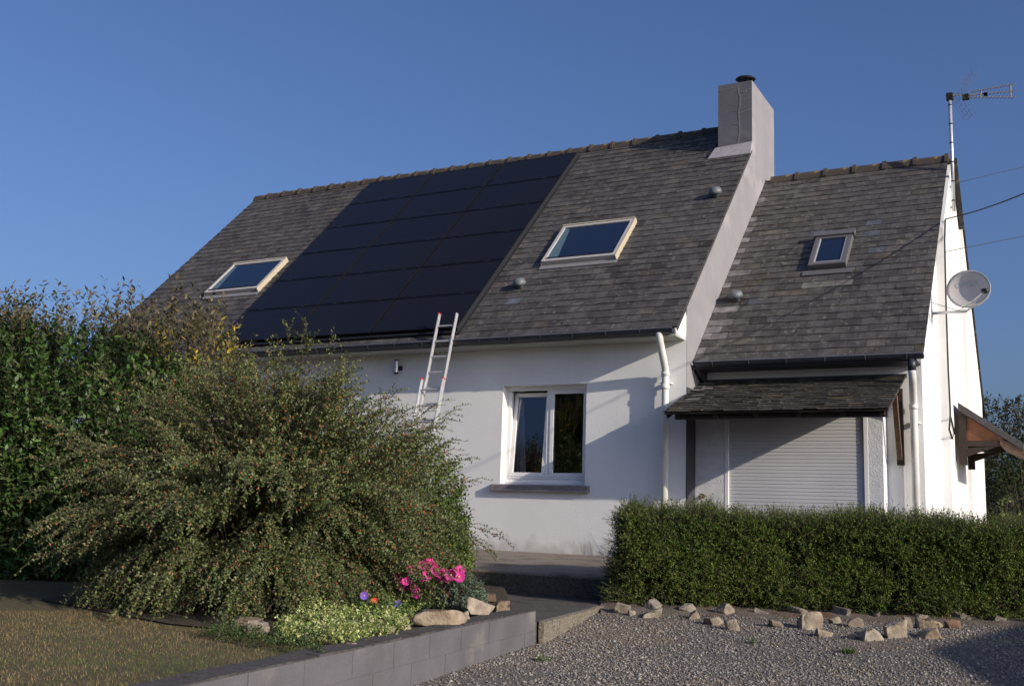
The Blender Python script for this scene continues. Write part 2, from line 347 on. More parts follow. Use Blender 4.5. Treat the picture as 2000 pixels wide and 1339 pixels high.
def slates(m, R, x0, x1, s0, s1, e, wd, hue, seed, special=None):
    r = np.random.default_rng(seed); rows = int((s1-s0)/e)+1
    f1 = r.uniform(0, 6, 12)
    for i in range(rows):
        s = s0+i*e; top = min(s+e+.03, s1+.02); x = x0-(wd/2 if i % 2 else 0)+r.uniform(-.01, .01)
        while x < x1-.01:
            a, b = max(x, x0)+.003, min(x+wd, x1)-.003
            if b-a > .02:
                big = math.sin(x*.9+f1[0])*math.sin(s*1.3+f1[1])+math.sin(x*2.3+s*1.7+f1[2])*.6
                k = 1+.10*big+r.normal()*.11; k = max(.5, k)
                c = np.array(hue)*k
                q = r.random()
                if q < .05: c = c*np.array([1.35, 1.28, 1.15])
                elif q < .10: c = c*.62
                elif q < .12: c = c*np.array([1.2, 1.08, .9])
                if special and special(.5*(a+b), s+e*.5, None) == 'skip': x += wd; continue
                if special:
                    c2 = special(.5*(a+b), s+e*.5, r)
                    if c2 is not None: c = np.array(c2)*(1+r.normal()*.08)
                m.col = (*c, 1); j = r.normal()*.0025; dn = r.normal()*.0012+.001
                h0 = .015+abs(j); fn = lambda X, S, N: R(X, S, N)
                p = [(a, s+j, h0-.009), (b, s+j+dn, h0-.009), (b, top, -.002), (a, top, -.002), (a, s+j, h0), (b, s+j+dn, h0), (b, top, .005), (a, top, .005)]
                m.hexa([fn(*t) for t in p])
            x += wd
    m.col = (1, 1, 1, 1)
HUE = (.090, .083, .079)
def roof(R, x0, x1, sl, H, yr, yrear, hrear, name, seed, special, e):
    m = MB(); m.mi = 0
    slates(m, R, x0, x1, .02, sl-.02, e, .24, HUE, seed, special)
    m.mi = 1
    m.hexa([R(x0+.012, .03, -.07), R(x1-.02, .03, -.07), R(x1-.02, sl, -.07), R(x0+.012, sl, -.07), R(x0+.012, .03, 0), R(x1-.02, .03, 0), R(x1-.02, sl, 0), R(x0+.012, sl, 0)])
    return m
def spec_main(x, s, r):
    if x > -.60 and s > 5.20: return 'skip'
    if r is None: return None
    if abs(x+2.93) < .13 and abs(s-1.02) < .09: return (.11, .12, .15)
    return None
def spec_ext(x, s, r):
    if r is None: return None
    if x < .10+.03*math.sin(s*9) and r.random() < .6: return (.25, .23, .24)
    if x < .26 and r.random() < .07: return (.20, .185, .19)
    if abs(x-.20) < .17 and abs(s-1.36) < .10: return (.30, .28, .29)
    if .42 < x < .80 and abs(s-1.42) < .10: return (.085, .10, .115)
    if 1.85 < x < 2.25 and 2.55 < s < 3.6 and r.random() < .6: return (.10, .115, .145)
    if 1.1 < x < 1.3 and 2.3 < s < 3.5 and r.random() < .4: return (.10, .115, .145)
    if 1.2 < x < 1.95 and 1.75 < s < 1.92: return (.20, .185, .165)
    return None
m = roof(RM, -LL, .012, S1, Hr, Yr, YR1, He, 'roof', 3, spec_main, .172)
m.col = (*HUE, 1); m.mi = 0
m.hexa([(-LL, Yr, Hr-.1), (-.001, Yr, Hr-.1), (-.001, YR1, He-.1), (-LL, YR1, He-.1), (-LL, Yr, Hr), (-.001, Yr, Hr), (-.001, YR1, He), (-LL, YR1, He)])
ro1 = m.build('roof', [SLATE, UNDER], HO); tag(ro1, 'long weathered slate roof of the main house')
m = roof(RE, .004, Xe, S2, Hr2, Yr2, YR2, He2, 'roof', 5, spec_ext, .172)
m.col = (*HUE, 1); m.mi = 0
m.col = (.05, .045, .045, 1); m.hexa([(0.005, Yr2, Hr2-.045), (Xe+.125, Yr2, Hr2-.045), (Xe+.125, YR2, He2-.045), (0.005, YR2, He2-.045), (0.005, Yr2, Hr2), (Xe+.125, Yr2, Hr2), (Xe+.125, YR2, He2), (0.005, YR2, He2)])
ro2 = m.build('roof', [SLATE, UNDER], HO); tag(ro2, 'lower slate roof of the right wing')

# ridge tiles
def ridge_tile_mesh():
    m = MB(); L = .44
    def half(x0, x1, r, h, t=.012):
        pr = [(-r*1.25, -.10), (-r*.95, -.01), (-r*.5, h*.75), (0, h), (r*.5, h*.75), (r*.95, -.01), (r*1.25, -.10)]
        n = len(m.v)
        for X in (x0, x1):
            for a, b in pr: m.v.append((X, a, b))
        k = len(pr)
        for i in range(k-1): m.face((n+i, n+i+1, n+k+i+1, n+k+i))
        m.face([n+i for i in range(k)][::-1]); m.face([n+k+i for i in range(k)])
    half(0, L, .085, .045); half(L-.05, L+.004, .105, .075)
    return m
rt = ridge_tile_mesh().build('ridge_tile', RIDGE, HO, local=True); rt['group'] = 'ridge tiles'
n1 = int((LL-.62)/.44); step = (LL-.60)/n1
for i in range(n1):
    t = rt if i == 0 else dup(rt)
    t.location = (-LL+i*step+4, Yr-4+random.uniform(-.004, .004), Hr+.022+random.uniform(-.004, .004)); t.scale = (step/.44, 1, 1)
    t.rotation_euler = (0, random.uniform(-.008, .008), 0)
n2 = 6; step = (Xe-.10)/n2
for i in range(n2):
    t = dup(rt); t.location = (.10+i*step+4, Yr2-4, Hr2+.022+random.uniform(-.004, .004)); t.scale = (step/.44, 1, 1); t.rotation_euler = (0, random.uniform(-.008, .008), 0)

# chimney
cw, cyf, cdp, cz1 = .5958, 3.3227, 1.4746, 8.016
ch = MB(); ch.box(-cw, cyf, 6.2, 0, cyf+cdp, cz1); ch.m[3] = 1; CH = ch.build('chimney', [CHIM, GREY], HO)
fl = MB()
zr = lambda y: He+(y+G)*math.tan(AL)
fl.prism([(-cw-.05, cyf-.005, zr(cyf)+.02), (.01, cyf-.005, zr(cyf)+.02), (.012, cyf-.005, zr(cyf)+.10), (-cw-.01, cyf-.005, zr(cyf)+.06)], (0, -.02, 0))
fl.build('flashing', PALEM, CH); fl = MB()
fl.hexa([RM(-cw-.14, 5.08, .02), RM(.016, 5.08, .02), RM(.016, 5.33, .02), RM(-cw-.06, 5.33, .02), RM(-cw-.12, 5.10, .035), RM(.014, 5.10, .035), RM(.014, 5.33, .12), RM(-cw-.04, 5.33, .09)])
fl.build('flashing', PALEM, CH)
cr = MB()
def ribbon(m, pts, wd, y):
    for (a, b) in zip(pts[:-1], pts[1:]):
        A = Vector((a[0], y, a[1])); B = Vector((b[0], y, b[1])); d = (B-A).normalized(); n = Vector((-d.z, 0, d.x))*wd*.5
        m.prism([A-n, B-n, B+n, A+n], (0, -.003, 0))
xz = lambda u, v: (-cw+u*cw, 6.84+v*1.13)
y0 = cyf-.001
ribbon(cr, [xz(.60, .98), xz(.62, .86), xz(.66, .80), xz(.65, .66), xz(.61, .58), xz(.63, .40), xz(.64, .22), xz(.60, .12), xz(.58, .03)], .028, y0)
ribbon(cr, [xz(.66, .88), xz(.78, .87), xz(.88, .905), xz(.97, .90)], .018, y0-.0005)
ribbon(cr, [xz(.70, .72), xz(.84, .76), xz(.95, .77)], .010, y0-.0005)
ribbon(cr, [xz(.20, .58), xz(.33, .60), xz(.6, .595)], .012, y0-.0005)
ribbon(cr, [xz(.64, .55), xz(.80, .56), xz(.97, .585)], .018, y0-.0005)
ribbon(cr, [xz(.42, .385), xz(.55, .375), xz(.72, .375)], .010, y0-.0005)
ribbon(cr, [xz(.05, .945), xz(.30, .955), xz(.58, .985)], .014, y0-.0005)
tag(cr.build('crack_filler', mat('crack_filler', (.21, .205, .225), (.16, .155, .175), 30, .9), CH))
cw_ = MB(); cc = (-.20, cyf+.30, cz1)
prof = [(.0, .235), (.20, .225), (.245, .20), (.25, .16), (.235, .155), (.20, .185), (.0, .19)]
cw_.lathe([(.01, .215), (.08, .212), (.135, .198), (.170, .172), (.178, .158), (.170, .150), (.12, .165), (.06, .172), (.01, .172)], cc, (.06, -.10, 1), 22)
for k in range(4):
    a = k*math.pi/2+.5; cw_.tube([(cc[0]+.08*math.cos(a), cc[1]+.08*math.sin(a), cz1-.01), (cc[0]+.10*math.cos(a), cc[1]+.10*math.sin(a), cz1+.17)], .009, 6)
cw_.lathe([(.09, -.01), (.09, .06), (.075, .06), (.075, 0)], cc, seg=16)
cw_.build('chimney_cowl', BLACKM, CH)

# extension walls
e = MB(); xg = 2.92
e.prism([(xg, Ye, -.3), (xg, 2.66, -.3), (xg, 2.66, He2+(2.66-Ye+G)*math.tan(AL2)-.06), (xg, Ye, He2+G*math.tan(AL2)-.04)], (-.22, 0, 0))
zE = lambda y: He2+(y-Ye+G)*math.tan(AL2)-.05 if y < Yr2 else He2+(YR2-y)*math.tan(AL2)-.05
xb = xg+.115; YB = 5.12
e.prism([(xb, 2.66, -.3), (xb, YB, -.3), (xb, YB, zE(YB)-.02), (xb, Yr2, zE(Yr2)-.05), (xb, 2.66, zE(2.66)-.03)], (-.3, 0, 0))
xb2 = xb+.06
e.prism([(xb2, YB, -.3), (xb2, YR2-.3, -.3), (xb2, YR2-.3, zE(YR2-.3)-.02), (xb2, YB, zE(YB)-.02)], (-.3, 0, 0))
e.box(.0, YR2-.55, -.3, xg-.3, YR2-.32, He2)
bx1 = 2.47
# front wall above and right of the bay
e.box(.002, Ye, 2.2, xg-.221, Ye+.2, He2+.3); e.box(bx1, Ye, -.3, xg-.221, Ye+.2, 2.199)
e.build('wall', WALL, HO)
bay = MB(); yb = .36; sx0, sx1 = .475, 2.235
bay.box(.002, yb, -.3, sx0-.055, Ye-.003, 2.35); bay.box(sx0-.055, yb, 2.0, sx1+.055, Ye-.003, 2.35); bay.box(sx1+.055, yb, -.3, bx1, Ye-.003, 2.35)
tag(bay.build('bay_wall', WALLR, HO), 'rough white rendered surround of the roller shutter')
gs = MB(); gs.box(.003, .004, -.3, .012, yb-.003, 2.3)  # gable's grey paint again, with the canopy's shade put into its colour
tag(gs.build('corner_strip', mat('shaded_grey_paint', (.045, .042, .055), None, rough=.8), HO), 'dark painted return in the corner beside the shutter')
sh = MB()
sh.poly([(sx0, yb+.045, -.05), (sx1, yb+.045, -.05), (sx1, yb+.045, 2.0), (sx0, yb+.045, 2.0)])
z = -.05
while z < 2.0:
    sh.hexa([(sx0, yb+.022, z), (sx1, yb+.022, z), (sx1, yb+.03, z), (sx0, yb+.03, z), (sx0, yb+.0255, z+.043), (sx1, yb+.0255, z+.043), (sx1, yb+.03, z+.043), (sx0, yb+.03, z+.043)]); z += .047
sh.build('roller_shutter', WHITEPV, HO)
for q in ((sx0-.054, yb-.004, -.1, sx0, yb+.09, 2.0), (sx1, yb-.004, -.1, sx1+.054, yb+.09, 2.0)): gd = MB(); gd.box(*q); gd.build('shutter_guide', WHITEP, HO, bevel=.004)
gd = MB(); gd.box(sx0, yb+.03, 1.955, sx1, yb+.09, 1.999); gd.build('shutter_rail', WHITEP, HO)

# window of the main wall
wf = MB(); yf = .17
def frame_boxes(m, x0, z0, x1, z1, t, ya, yb_, fn=None):
    m.box(x0, ya, z0, x0+t, yb_, z1, fn); m.box(x1-t, ya, z0, x1, yb_, z1, fn); m.box(x0+t, ya, z0, x1-t, yb_, z0+t, fn); m.box(x0+t, ya, z1-t, x1-t, yb_, z1, fn)
frame_boxes(wf, wx0+.001, wz0+.03, wx1-.001, wz1-.001, .055, yf, yf+.07)
wf.box(wx0+.001, yf-.03, wz0+.001, wx1-.001, yf+.07, wz0+.045); wf.box(wx0+.056, yf-.01, wz0+.085, wx1-.056, yf+.004, wz0+.115)
wf.box(wx0+.001, yf-.05, wz1-.06, wx1-.001, yf, wz1-.001)
xm = .5*(wx0+wx1)+.0; wf.box(xm-.03, yf, wz0+.085, xm+.03, yf+.05, wz1-.056)
WF = wf.build('window', WHITEP, HO, bevel=.004)
tag(WF, 'white casement window with its left sash tilted inwards')
sash = MB(); frame_boxes(sash, xm+.031, wz0+.115, wx1-.057, wz1-.057, .06, yf-.012, yf+.045); sash.build('sash', WHITEP, WF, bevel=.004)
gl = MB(); gl.poly([(xm+.08, yf+.01, wz0+.16), (wx1-.11, yf+.01, wz0+.16), (wx1-.11, yf+.01, wz1-.11), (xm+.08, yf+.01, wz1-.11)]); gl.build('pane', PANE, WF)
TI = rad(5.5); zb = wz0+.115
def tilt(x, y, z): dy, dz = y-(yf+.02), z-zb; return (x, yf+.02+dy*math.cos(TI)+dz*math.sin(TI), zb+dz*math.cos(TI)-dy*math.sin(TI))
sash = MB(); frame_boxes(sash, wx0+.057, zb, xm-.031, wz1-.075, .06, yf-.012, yf+.045, tilt); tag(sash.build('sash', WHITEP, WF, bevel=.004), 'white sash tilted inwards at its top')
gl = MB(); gl.poly([tilt(wx0+.11, yf+.01, zb+.05), tilt(xm-.08, yf+.01, zb+.05), tilt(xm-.08, yf+.01, wz1-.12), tilt(wx0+.11, yf+.01, wz1-.12)]); gl.build('pane', PANE, WF)
si = MB(); si.hexa([(-2.975, -.08, .848), (-1.40, -.08, .848), (-1.40, -.002, .848), (-2.975, -.002, .848), (-2.975, -.08, .938), (-1.40, -.08, .938), (-1.40, -.002, .951), (-2.975, -.002, .951)])
si.box(wx0+.001, -.001, .9, wx1-.001, yf-.03, wz0+.002)
si.build('window_sill', SILL, WF, bevel=.006)
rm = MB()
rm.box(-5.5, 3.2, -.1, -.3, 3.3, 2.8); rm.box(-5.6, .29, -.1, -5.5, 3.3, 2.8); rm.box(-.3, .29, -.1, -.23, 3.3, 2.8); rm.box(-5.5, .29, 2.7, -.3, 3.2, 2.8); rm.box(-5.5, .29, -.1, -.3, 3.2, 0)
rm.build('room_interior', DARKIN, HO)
cu = MB(); n = 26
cp = [(wx0-.10+.34*i/(n-1), .36+.022*math.sin(i*1.35)) for i in range(n)]
for (a, b) in zip(cp[:-1], cp[1:]): cu.poly([(a[0], a[1], .9), (b[0], b[1], .9), (b[0]-(.1 if b[0] > -2.7 else .02), b[1], 2.45), (a[0]-(.1 if a[0] > -2.7 else .02), a[1], 2.45)])
tag(cu.build('curtain', CURT, None, smooth=True), 'white curtain gathered at the left inside the tilted window', 'curtain')

# gutters and downpipes
def gutter(x0, x1, y, z, name='gutter'):
    m = MB(); k = 9; R_ = .062; n = len(m.v)
    ang = [math.pi+math.pi*i/(k-1) for i in range(k)]
    for X in (x0, x1):
        for a in ang: m.v.append((X, y+R_*math.cos(a), z+R_*math.sin(a)*1.05))
        for a in ang[::-1]: m.v.append((X, y+(R_-.005)*math.cos(a), z+(R_-.005)*math.sin(a)*1.05))
    K = 2*k
    for i in range(K): j = (i+1) % K; m.face((n+i, n+j, n+K+j, n+K+i))
    for X in (x0, x1-.004): m.lathe([(R_-.002, 0), (R_-.002, .004)], (X, y, z), (1, 0, 0), 24) if False else None
    # end plates
    for X in (x0+.001, x1-.001): m.prism([(X, y+R_*math.cos(a)*.99, z+R_*math.sin(a)*1.04) for a in ang], (.002, 0, 0))
    x = x0+.25
    while x < x1:
        m.tube([(x, y+(R_+.003)*math.cos(a), z+(R_+.003)*math.sin(a)*1.05) for a in ang], .006, 5); x += .5
    m.mi = 1; m.tube([(x0, y-R_-.004, z+.004), (x1, y-R_-.004, z+.004)], .008, 6)
    return m.build(name, [ZINC, ZINCL], HO, smooth=False)
tag(gutter(-LL, -.03, -G-.035, He-.01), 'dark zinc gutter along the main eave')
tag(gutter(.06, Xe+.0, Ye-G-.03, He2-.005), 'dark zinc gutter above the shutter canopy')
def arc_pts(pts, n=5):
    """round the corners of a polyline"""
    P = [Vector(p) for p in pts]; out = [P[0]]
    for i in range(1, len(P)-1):
        a = P[i]+(P[i-1]-P[i]).normalized()*.07; b = P[i]+(P[i+1]-P[i]).normalized()*.07
        for k in range(n+1):
            t = k/n; out.append((a.lerp(P[i], t)).lerp(P[i].lerp(b, t), t))
    out.append(P[-1]); return out
dpx = at(1299, 850, y=-.10)[0]
dp = MB(); dpt_ = at(1288, 655, y=-G-.03)[0]; dp.tube(arc_pts([(dpt_, -G-.03, He-.06), (dpt_, -G-.03, He-.14), (dpx, -.105, He-.52), (dpx, -.105, -.1)]), .05, 14)
for zz in (He-.60, He-.78): dp.lathe([(.057, 0), (.059, .03), (.057, .07)], (dpx, -.105, zz), seg=16)
dp.box(dpx-.075, -.11, He-.70, dpx+.075, -.0, He-.685)
dp.build('downpipe', PIPEW, HO, smooth=True).data.polygons.foreach_set
q = at(1786, 850, y=Ye-.09); dx2 = q[0]
dxt = at(1781, 715, y=Ye-G-.02)[0]; dp = MB(); dp.tube(arc_pts([(dxt, Ye-G-.02, He2-.20), (dxt, Ye-G+.01, He2-.30), (dx2, Ye-.09, He2-.58), (dx2, Ye-.09, -.1)]), .047, 14)
dp.lathe([(.054, 0), (.056, .03), (.054, .07)], (dx2, Ye-.09, He2-.66), seg=16); dp.box(dx2-.09, Ye-.10, He2-.84, dx2+.075, Ye-.002, He2-.83)
dp.mi = 1; dp.tube([(dxt, Ye-G-.02, He2-.06), (dxt, Ye-G-.02, He2-.21)], .05, 14)
dp.build('downpipe', [PIPEW, ZINC], HO, smooth=True)
sf2 = MB(); sf2.prism([(.05, Ye-G-.06, He2-.02), (.05, Ye-.01, He2-.02), (.05, Ye-.01, He2-.28), (.05, Ye-G+.05, He2-.12)], (.03, 0, 0))
sf2.box(.055, Ye-.04, He2-.27, 2.62, Ye-.001, He2-.19); sf2.box(.0, Ye-G-.01, He2-.085, xg-.01, Ye-.001, He2-.06)
tag(sf2.build('eave_board', mat('slate_blue_board', (.045, .048, .066), None, rough=.6), HO))

# canopy over the shutter
PO = thing('shutter_canopy', (1.3, .3, 2.1), 'dark slate covered lean-to canopy above the roller shutter', 'canopy')
PO['label'] = None or 'dark slate covered lean-to canopy above the roller shutter'
bpy.data.objects.remove(PO)
pe, pt_ = (-.84, 1.868), (Ye-.004, 2.455)
psl = math.hypot(pt_[0]-pe[0], pt_[1]-pe[1]); pa_ = math.atan2(pt_[1]-pe[1], pt_[0]-pe[0])
def RP(x, s, n=0): return (x, pe[0]+s*math.cos(pa_)-n*math.sin(pa_), pe[1]+s*math.sin(pa_)+n*math.cos(pa_))
def spec_p(x, s, r):
    if x < .32 and s > .55 and r.random() < .55*(1-x/.4): return (.26, .245, .25)
    return None
m = MB()
def slates_p():
    r = np.random.default_rng(9); s = 0; i = 0
    while s < psl-.02:
        x = -.02-(.07 if i % 2 else 0); e_ = .095
        while x < 2.74:
            wd = r.uniform(.10, .19); a, b = max(x, -.02)+.001, min(x+wd, 2.735)-.001
            if b > a+.01 and not (s > .80 and a < .0):
                k = max(.45, 1+r.normal()*.25); c = np.array([.062, .056, .046])*k
                if r.random() < .06: c = c*np.array([2.0, 1.7, 1.2])
                sp = spec_p(a, s, r)
                if sp: c = np.array(sp)
                m.col = (*c, 1); h = .020+abs(r.normal())*.005; j = r.normal()*.006
                a2 = max(a, .004) if s > .80 else a
                p = [(a2, s+j, h-.011), (b, s+j, h-.011), (b, min(s+e_+.03, psl), -.002), (a2, min(s+e_+.03, psl), -.002), (a2, s+j, h), (b, s+j, h), (b, min(s+e_+.03, psl), .006), (a2, min(s+e_+.03, psl), .006)]
                m.hexa([RP(*t) for t in p])
            x += wd
        s += e_; i += 1
slates_p(); m.mi = 1; m.col = (1, 1, 1, 1)
m.box(-.01, .01, -.025, 2.725, .85, -.0, RP); m.box(.004, .85, -.025, 2.725, psl, -.0, RP)
CN = m.build('canopy', [SLATE, WOODD], HO); tag(CN, 'low mossy slate canopy over the roller shutter')
m = MB()
m.box(.10, -.80+.06, 1.79, 2.70, -.80+.12, 1.865)           # eave beam
m.build('eave_beam', WOODD, CN)
for x in [.12, .62, 1.14, 1.66, 2.18, 2.62]: m = MB(); m.box(x, .03, -.10, x+.055, psl-.01, -.026, RP); m.build('rafter', WOODD, CN)
m = MB(); m.box(-.0, .05, -.085, .03, .80, -.026, RP); m.build('rafter', WOODD, CN)
m = MB(); bx = 2.60
m.box(bx, Ye-.075, 1.30, bx+.085, Ye-.002, 2.28)
m.build('bracket_post', WOODD, CN)
m = MB(); m.hexa([(bx+.01, Ye-.14, 1.40), (bx+.07, Ye-.14, 1.40), (bx+.07, Ye-.076, 1.36), (bx+.01, Ye-.076, 1.36), (bx+.01, Ye-.44, 2.13), (bx+.07, Ye-.44, 2.13), (bx+.07, Ye-.36, 2.16), (bx+.01, Ye-.36, 2.16)])
m.build('brace', WOODB, CN)
m = MB(); m.box(.1, Ye-.03, 2.42, 2.74, Ye-.006, 2.475); m.build('flashing', ZINC, CN)

# roof windows
def roof_window(R, x0, x1, s0, s1, main):
    a = MB(); t = .06 if main else .075; h = .10
    frm = CREAM if main else GREYV
    frame_boxes_r = [(x0, s0, x0+t, s1), (x1-t, s0, x1, s1), (x0+t, s0, x1-t, s0+t), (x0+t, s1-t, x1-t, s1)]
    for (p, q, r_, s_) in frame_boxes_r: a.box(p, q, -.01, r_, s_, h, R)
    f = a.build('roof_window', [frm], HO, bevel=.006)
    b = MB(); b.poly([R(x0+t, s0+t, h-.02), R(x1-t, s0+t, h-.02), R(x1-t, s1-t, h-.02), R(x0+t, s1-t, h-.02)]); b.build('pane', ROOFGL, f)
    c = MB()
    if main:
        c.box(x0-.012, s0-.01, -.005, x0-.001, s1+.01, h*.6, R); c.box(x1+.001, s0-.03, .01, x1+.014, s1+.02, h+.004, R); c.box(x0-.012, s1+.001, 0, x1, s1+.03, h+.012, R)
        c.build('trim', TAPE, f)
        d = MB(); d.box(x0-.02, s0-.12, .018, x1+.03, s0-.011, .026, R); d.build('flashing', mat('lead_flashing', (.22, .22, .225), None, rough=.6), f)
        d = MB(); d.poly([R(x0+t, s0+t, h-.017), R(x0+t+.2, s0+t, h-.017), R(x0+t+.10, s1-t-.06, h-.017), R(x0+t, s1-t, h-.017)]); d.build('blind', ROOFGL2, f)
        d = MB(); d.box(x0+.07, s0+.07, h, x1-.07, s0+.095, h+.008, R); d.build('seal', BLACKM, f)
    else:
        for q in ((x0-.03, s1-.03, h-.03, x1+.03, s1+.09, h+.03), (x0-.07, s0-.17, .018, x1+.09, s0-.05, .03), (x0-.10, s1-.06, .018, x0-.01, s1-.01, .03)): c = MB(); c.box(*q, R); c.build('flashing', GREYV, f)
        d = MB(); d.box(x0+.075, s0+.075, h-.02, x0+.09, s1-.075, h-.005, R); d.box(x1-.09, s0+.075, h-.02, x1-.075, s1-.075, h-.005, R); d.box(x0+.09, s0+.075, h-.02, x1-.09, s0+.09, h-.005, R); d.build('glazing_bead', mat('bead', (.42, .42, .42), None, rough=.5), f)
    return f
tag(roof_window(RM, -10.0, -8.66, 1.98, 3.02, True), 'cream framed roof window near the far end of the main roof')
tag(roof_window(RM, -2.735, -1.46, 1.95, 3.06, True), 'cream framed roof window right of the solar panels')
tag(roof_window(RE, 1.24, 1.79, 2.25, 3.10, False), 'small dark framed roof window on the lower roof')
# vents
for (R, x, s) in ((RM, -.27, 3.66), (RM, -2.89, 1.34), (RE, .30, 1.54)):
    m = MB(); c = R(x, s, 0)
    m.lathe([(.055, -.05), (.055, .06), (.10, .065), (.105, .10), (.085, .145), (.04, .165), (.005, .17)], c, (0, -.45, .9), 18)
    tag(m.build('roof_vent', CAP, HO, smooth=True), group='roof vents')

# gable side details
m = MB()
pA = at(1870, 785, x=xb2); pD = at(1996, 866, y=pA[1])
yc0, yc1 = pA[1], pA[1]+1.45
xa, za, xd, zd = xb2+.002, pA[2], pD[0]+.02, pD[2]
m.hexa([(xa, yc0, za-.12), (xd, yc0, zd-.10), (xd, yc1, zd-.10), (xa, yc1, za-.12), (xa, yc0, za), (xd, yc0, zd), (xd, yc1, zd), (xa, yc1, za)])
DC = m.build('door_canopy', mat('canopy_board', (.085, .075, .078), (.05, .045, .047), 15, .8, .3, 40), HO, bevel=.005); tag(DC, 'small timber canopy over the side door on the gable')
for yy in (yc0+.06, yc1-.12):
    m = MB(); m.poly([(xa+.05, yy, za-.13), (xd-.30, yy, zd+.07), (xa+.05, yy, zd+.05)]) if False else None
    x2 = xa+(xd-xa)*.72; z2 = za-.12+(zd-za+.02)*.72
    m.prism([(xa+.08, yy, za-.18), (x2, yy, z2-.02), (xa+.08, yy, z2-.02)], (0, .02, 0)); m.build('side_panel', WOODO, DC)
    m = MB(); m.box(xa, yy-.03, 1.45, xa+.10, yy+.05, za-.14); m.box(xa+.1, yy-.03, z2-.10, x2+.06, yy+.05, z2-.02)
    m.hexa([(xa+.1, yy-.02, 1.58), (xa+.1, yy+.04, 1.58), (xa+.1, yy+.04, 1.70), (xa+.1, yy-.02, 1.70), (x2-.10, yy-.02, z2-.10), (x2-.10, yy+.04, z2-.10), (x2-.18, yy+.04, z2-.10), (x2-.18, yy-.02, z2-.10)])
    m.build('bracket', WOODD, DC)
m = MB(); m.box(xa+.3, yc0+.06, zd-.06, xd-.02, yc1-.1, zd-.0) if False else m.hexa([(xa+.55, yc0+.02, zd-.02), (xd+.03, yc0+.02, zd-.19), (xd+.03, yc1-.02, zd-.19), (xa+.55, yc1-.02, zd-.02), (xa+.55, yc0+.02, zd+.08), (xd+.03, yc0+.02, zd-.105), (xd+.03, yc1-.02, zd-.105), (xa+.55, yc1-.02, zd+.08)])
m.build('lining_board', WOODB, DC)
# ------------------------------------------------------------------ solar panels
px0, pw, ps0, ph = -3.4746, 4.8507, .194, 5.7966
rows = ['lowest', 'second', 'third', 'fourth', 'fifth', 'topmost']; colsn = ['right', 'middle', 'left']
PW, PH = pw/3, ph/6; NZ = .105
def panel_base():
    c = Vector(RM(px0-PW/2, ps0+PH/2, NZ)); t = thing('solar_panel', c, '', 'solar panel', 'solar panels on the main roof')
    f = MB(); fn = lambda x, s, n: RM(x, s, n)
    x0, x1, a, b = px0-PW+.020, px0-.020, ps0+.012, ps0+PH-.012; k = .018
    for q in ((x0, a, x0+k, b), (x1-k, a, x1, b), (x0+k, a, x1-k, a+k), (x0+k, b-k, x1-k, b)): f.box(q[0], q[1], NZ-.04, q[2], q[3], NZ+.004, fn)
    f.box(x0+k, a+k, NZ-.03, x1-k, b-k, NZ-.01, fn)
    f.build('panel_frame', mat('black_anodised', (.005, .005, .006), None, rough=.5), t)
    gmb = MB(); gmb.poly([RM(x0+k, a+k, NZ), RM(x1-k, a+k, NZ), RM(x1-k, b-k, NZ), RM(x0+k, b-k, NZ)]); go = gmb.build('cell_glass', SOLAR, t)
    uv = go.data.uv_layers.new(name='UVMap')
    for i, c2 in enumerate(((0, 0), (1.6, 0), (1.6, 1), (0, 1))): uv.data[i].uv = c2
    cmat = mat('clamp', (.03, .03, .033), None, rough=.4, metal=.5)
    for xx in (x0+.30, x1-.36): cl = MB(); cl.box(xx, b-.008, NZ-.03, xx+.06, b+.028, NZ+.010, fn); cl.build('clamp', cmat, t)
    return t
P0 = panel_base(); first = True
for r_ in range(6):
    for c_ in range(3):
        if first: t = P0; first = False
        else:
            t = P0.copy(); COL.objects.link(t)
            for chd in list(P0.children): k = chd.copy(); COL.objects.link(k); k.parent = t
        t.location = RM(px0-PW/2-c_*PW, ps0+PH/2+r_*PH, NZ)
        nm = {0: 'lowest', 1: 'second from bottom', 2: 'third from bottom', 3: 'third from top', 4: 'second from top', 5: 'topmost'}[r_]
        t['label'] = 'black solar panel, %s in the %s column of the roof array' % (nm, colsn[c_])
m = MB(); m.box(px0-.004, ps0-.01, .02, px0+.006, ps0+ph+.01, NZ+.004, RM); m.box(px0+.0065, ps0-.05, .018, px0+.034, ps0+ph+.03, .030, RM); m.box(px0-pw, ps0-.06, .02, px0-.005, ps0-.012, .06, RM)
m.build('array_trim', mat('trim_dark', (.012, .013, .018), None, rough=.6), HO)

# ------------------------------------------------------------------ aerial, dish, cables, lamp, tap, ladder
mx, my = 3.085, at(1863, 410, x=3.085)[1]
AE = thing('television_aerial', (mx, my, 5.4), 'tall galvanised mast with a three boom television aerial at the gable', 'aerial')
zt_ = at(1857, 195, x=mx)[2]; zb_ = at(1863, 412, x=mx)[2]
m = MB(); m.tube([(mx, my, zb_), (mx, my, zt_+.02)], .028, 10); m.build('mast', GALV, AE, smooth=True)
m = MB()
for k in range(6): z = zb_+(zt_-zb_)*(k+.5)/6; m = MB(); m.lathe([(.032, 0), (.032, .02)], (mx, my, z), seg=10); m.build('mast_tie', BLACKM, AE)
m = MB()
for z in (zb_+.08, zb_+.42): m = MB(); m.tube([(mx, my, z), (xg+.0, my+.10, z-.03)], .018, 6); m.tube([(mx, my, z), (xg+.0, my-.08, z-.03)], .014, 6); m.build('wall_bracket', GALV, AE)
AX = Vector((RT[0], RT[1], 0)).normalized(); AY = Vector((-AX.y, AX.x, 0)); T = Vector((mx, my, zt_))
m = MB(); m.tube([T-AX*.07+Vector((0, 0, .01)), T+AX*.42+Vector((0, 0, .03))], .011, 6)
b0 = T+AX*.40+Vector((0, 0, .035))
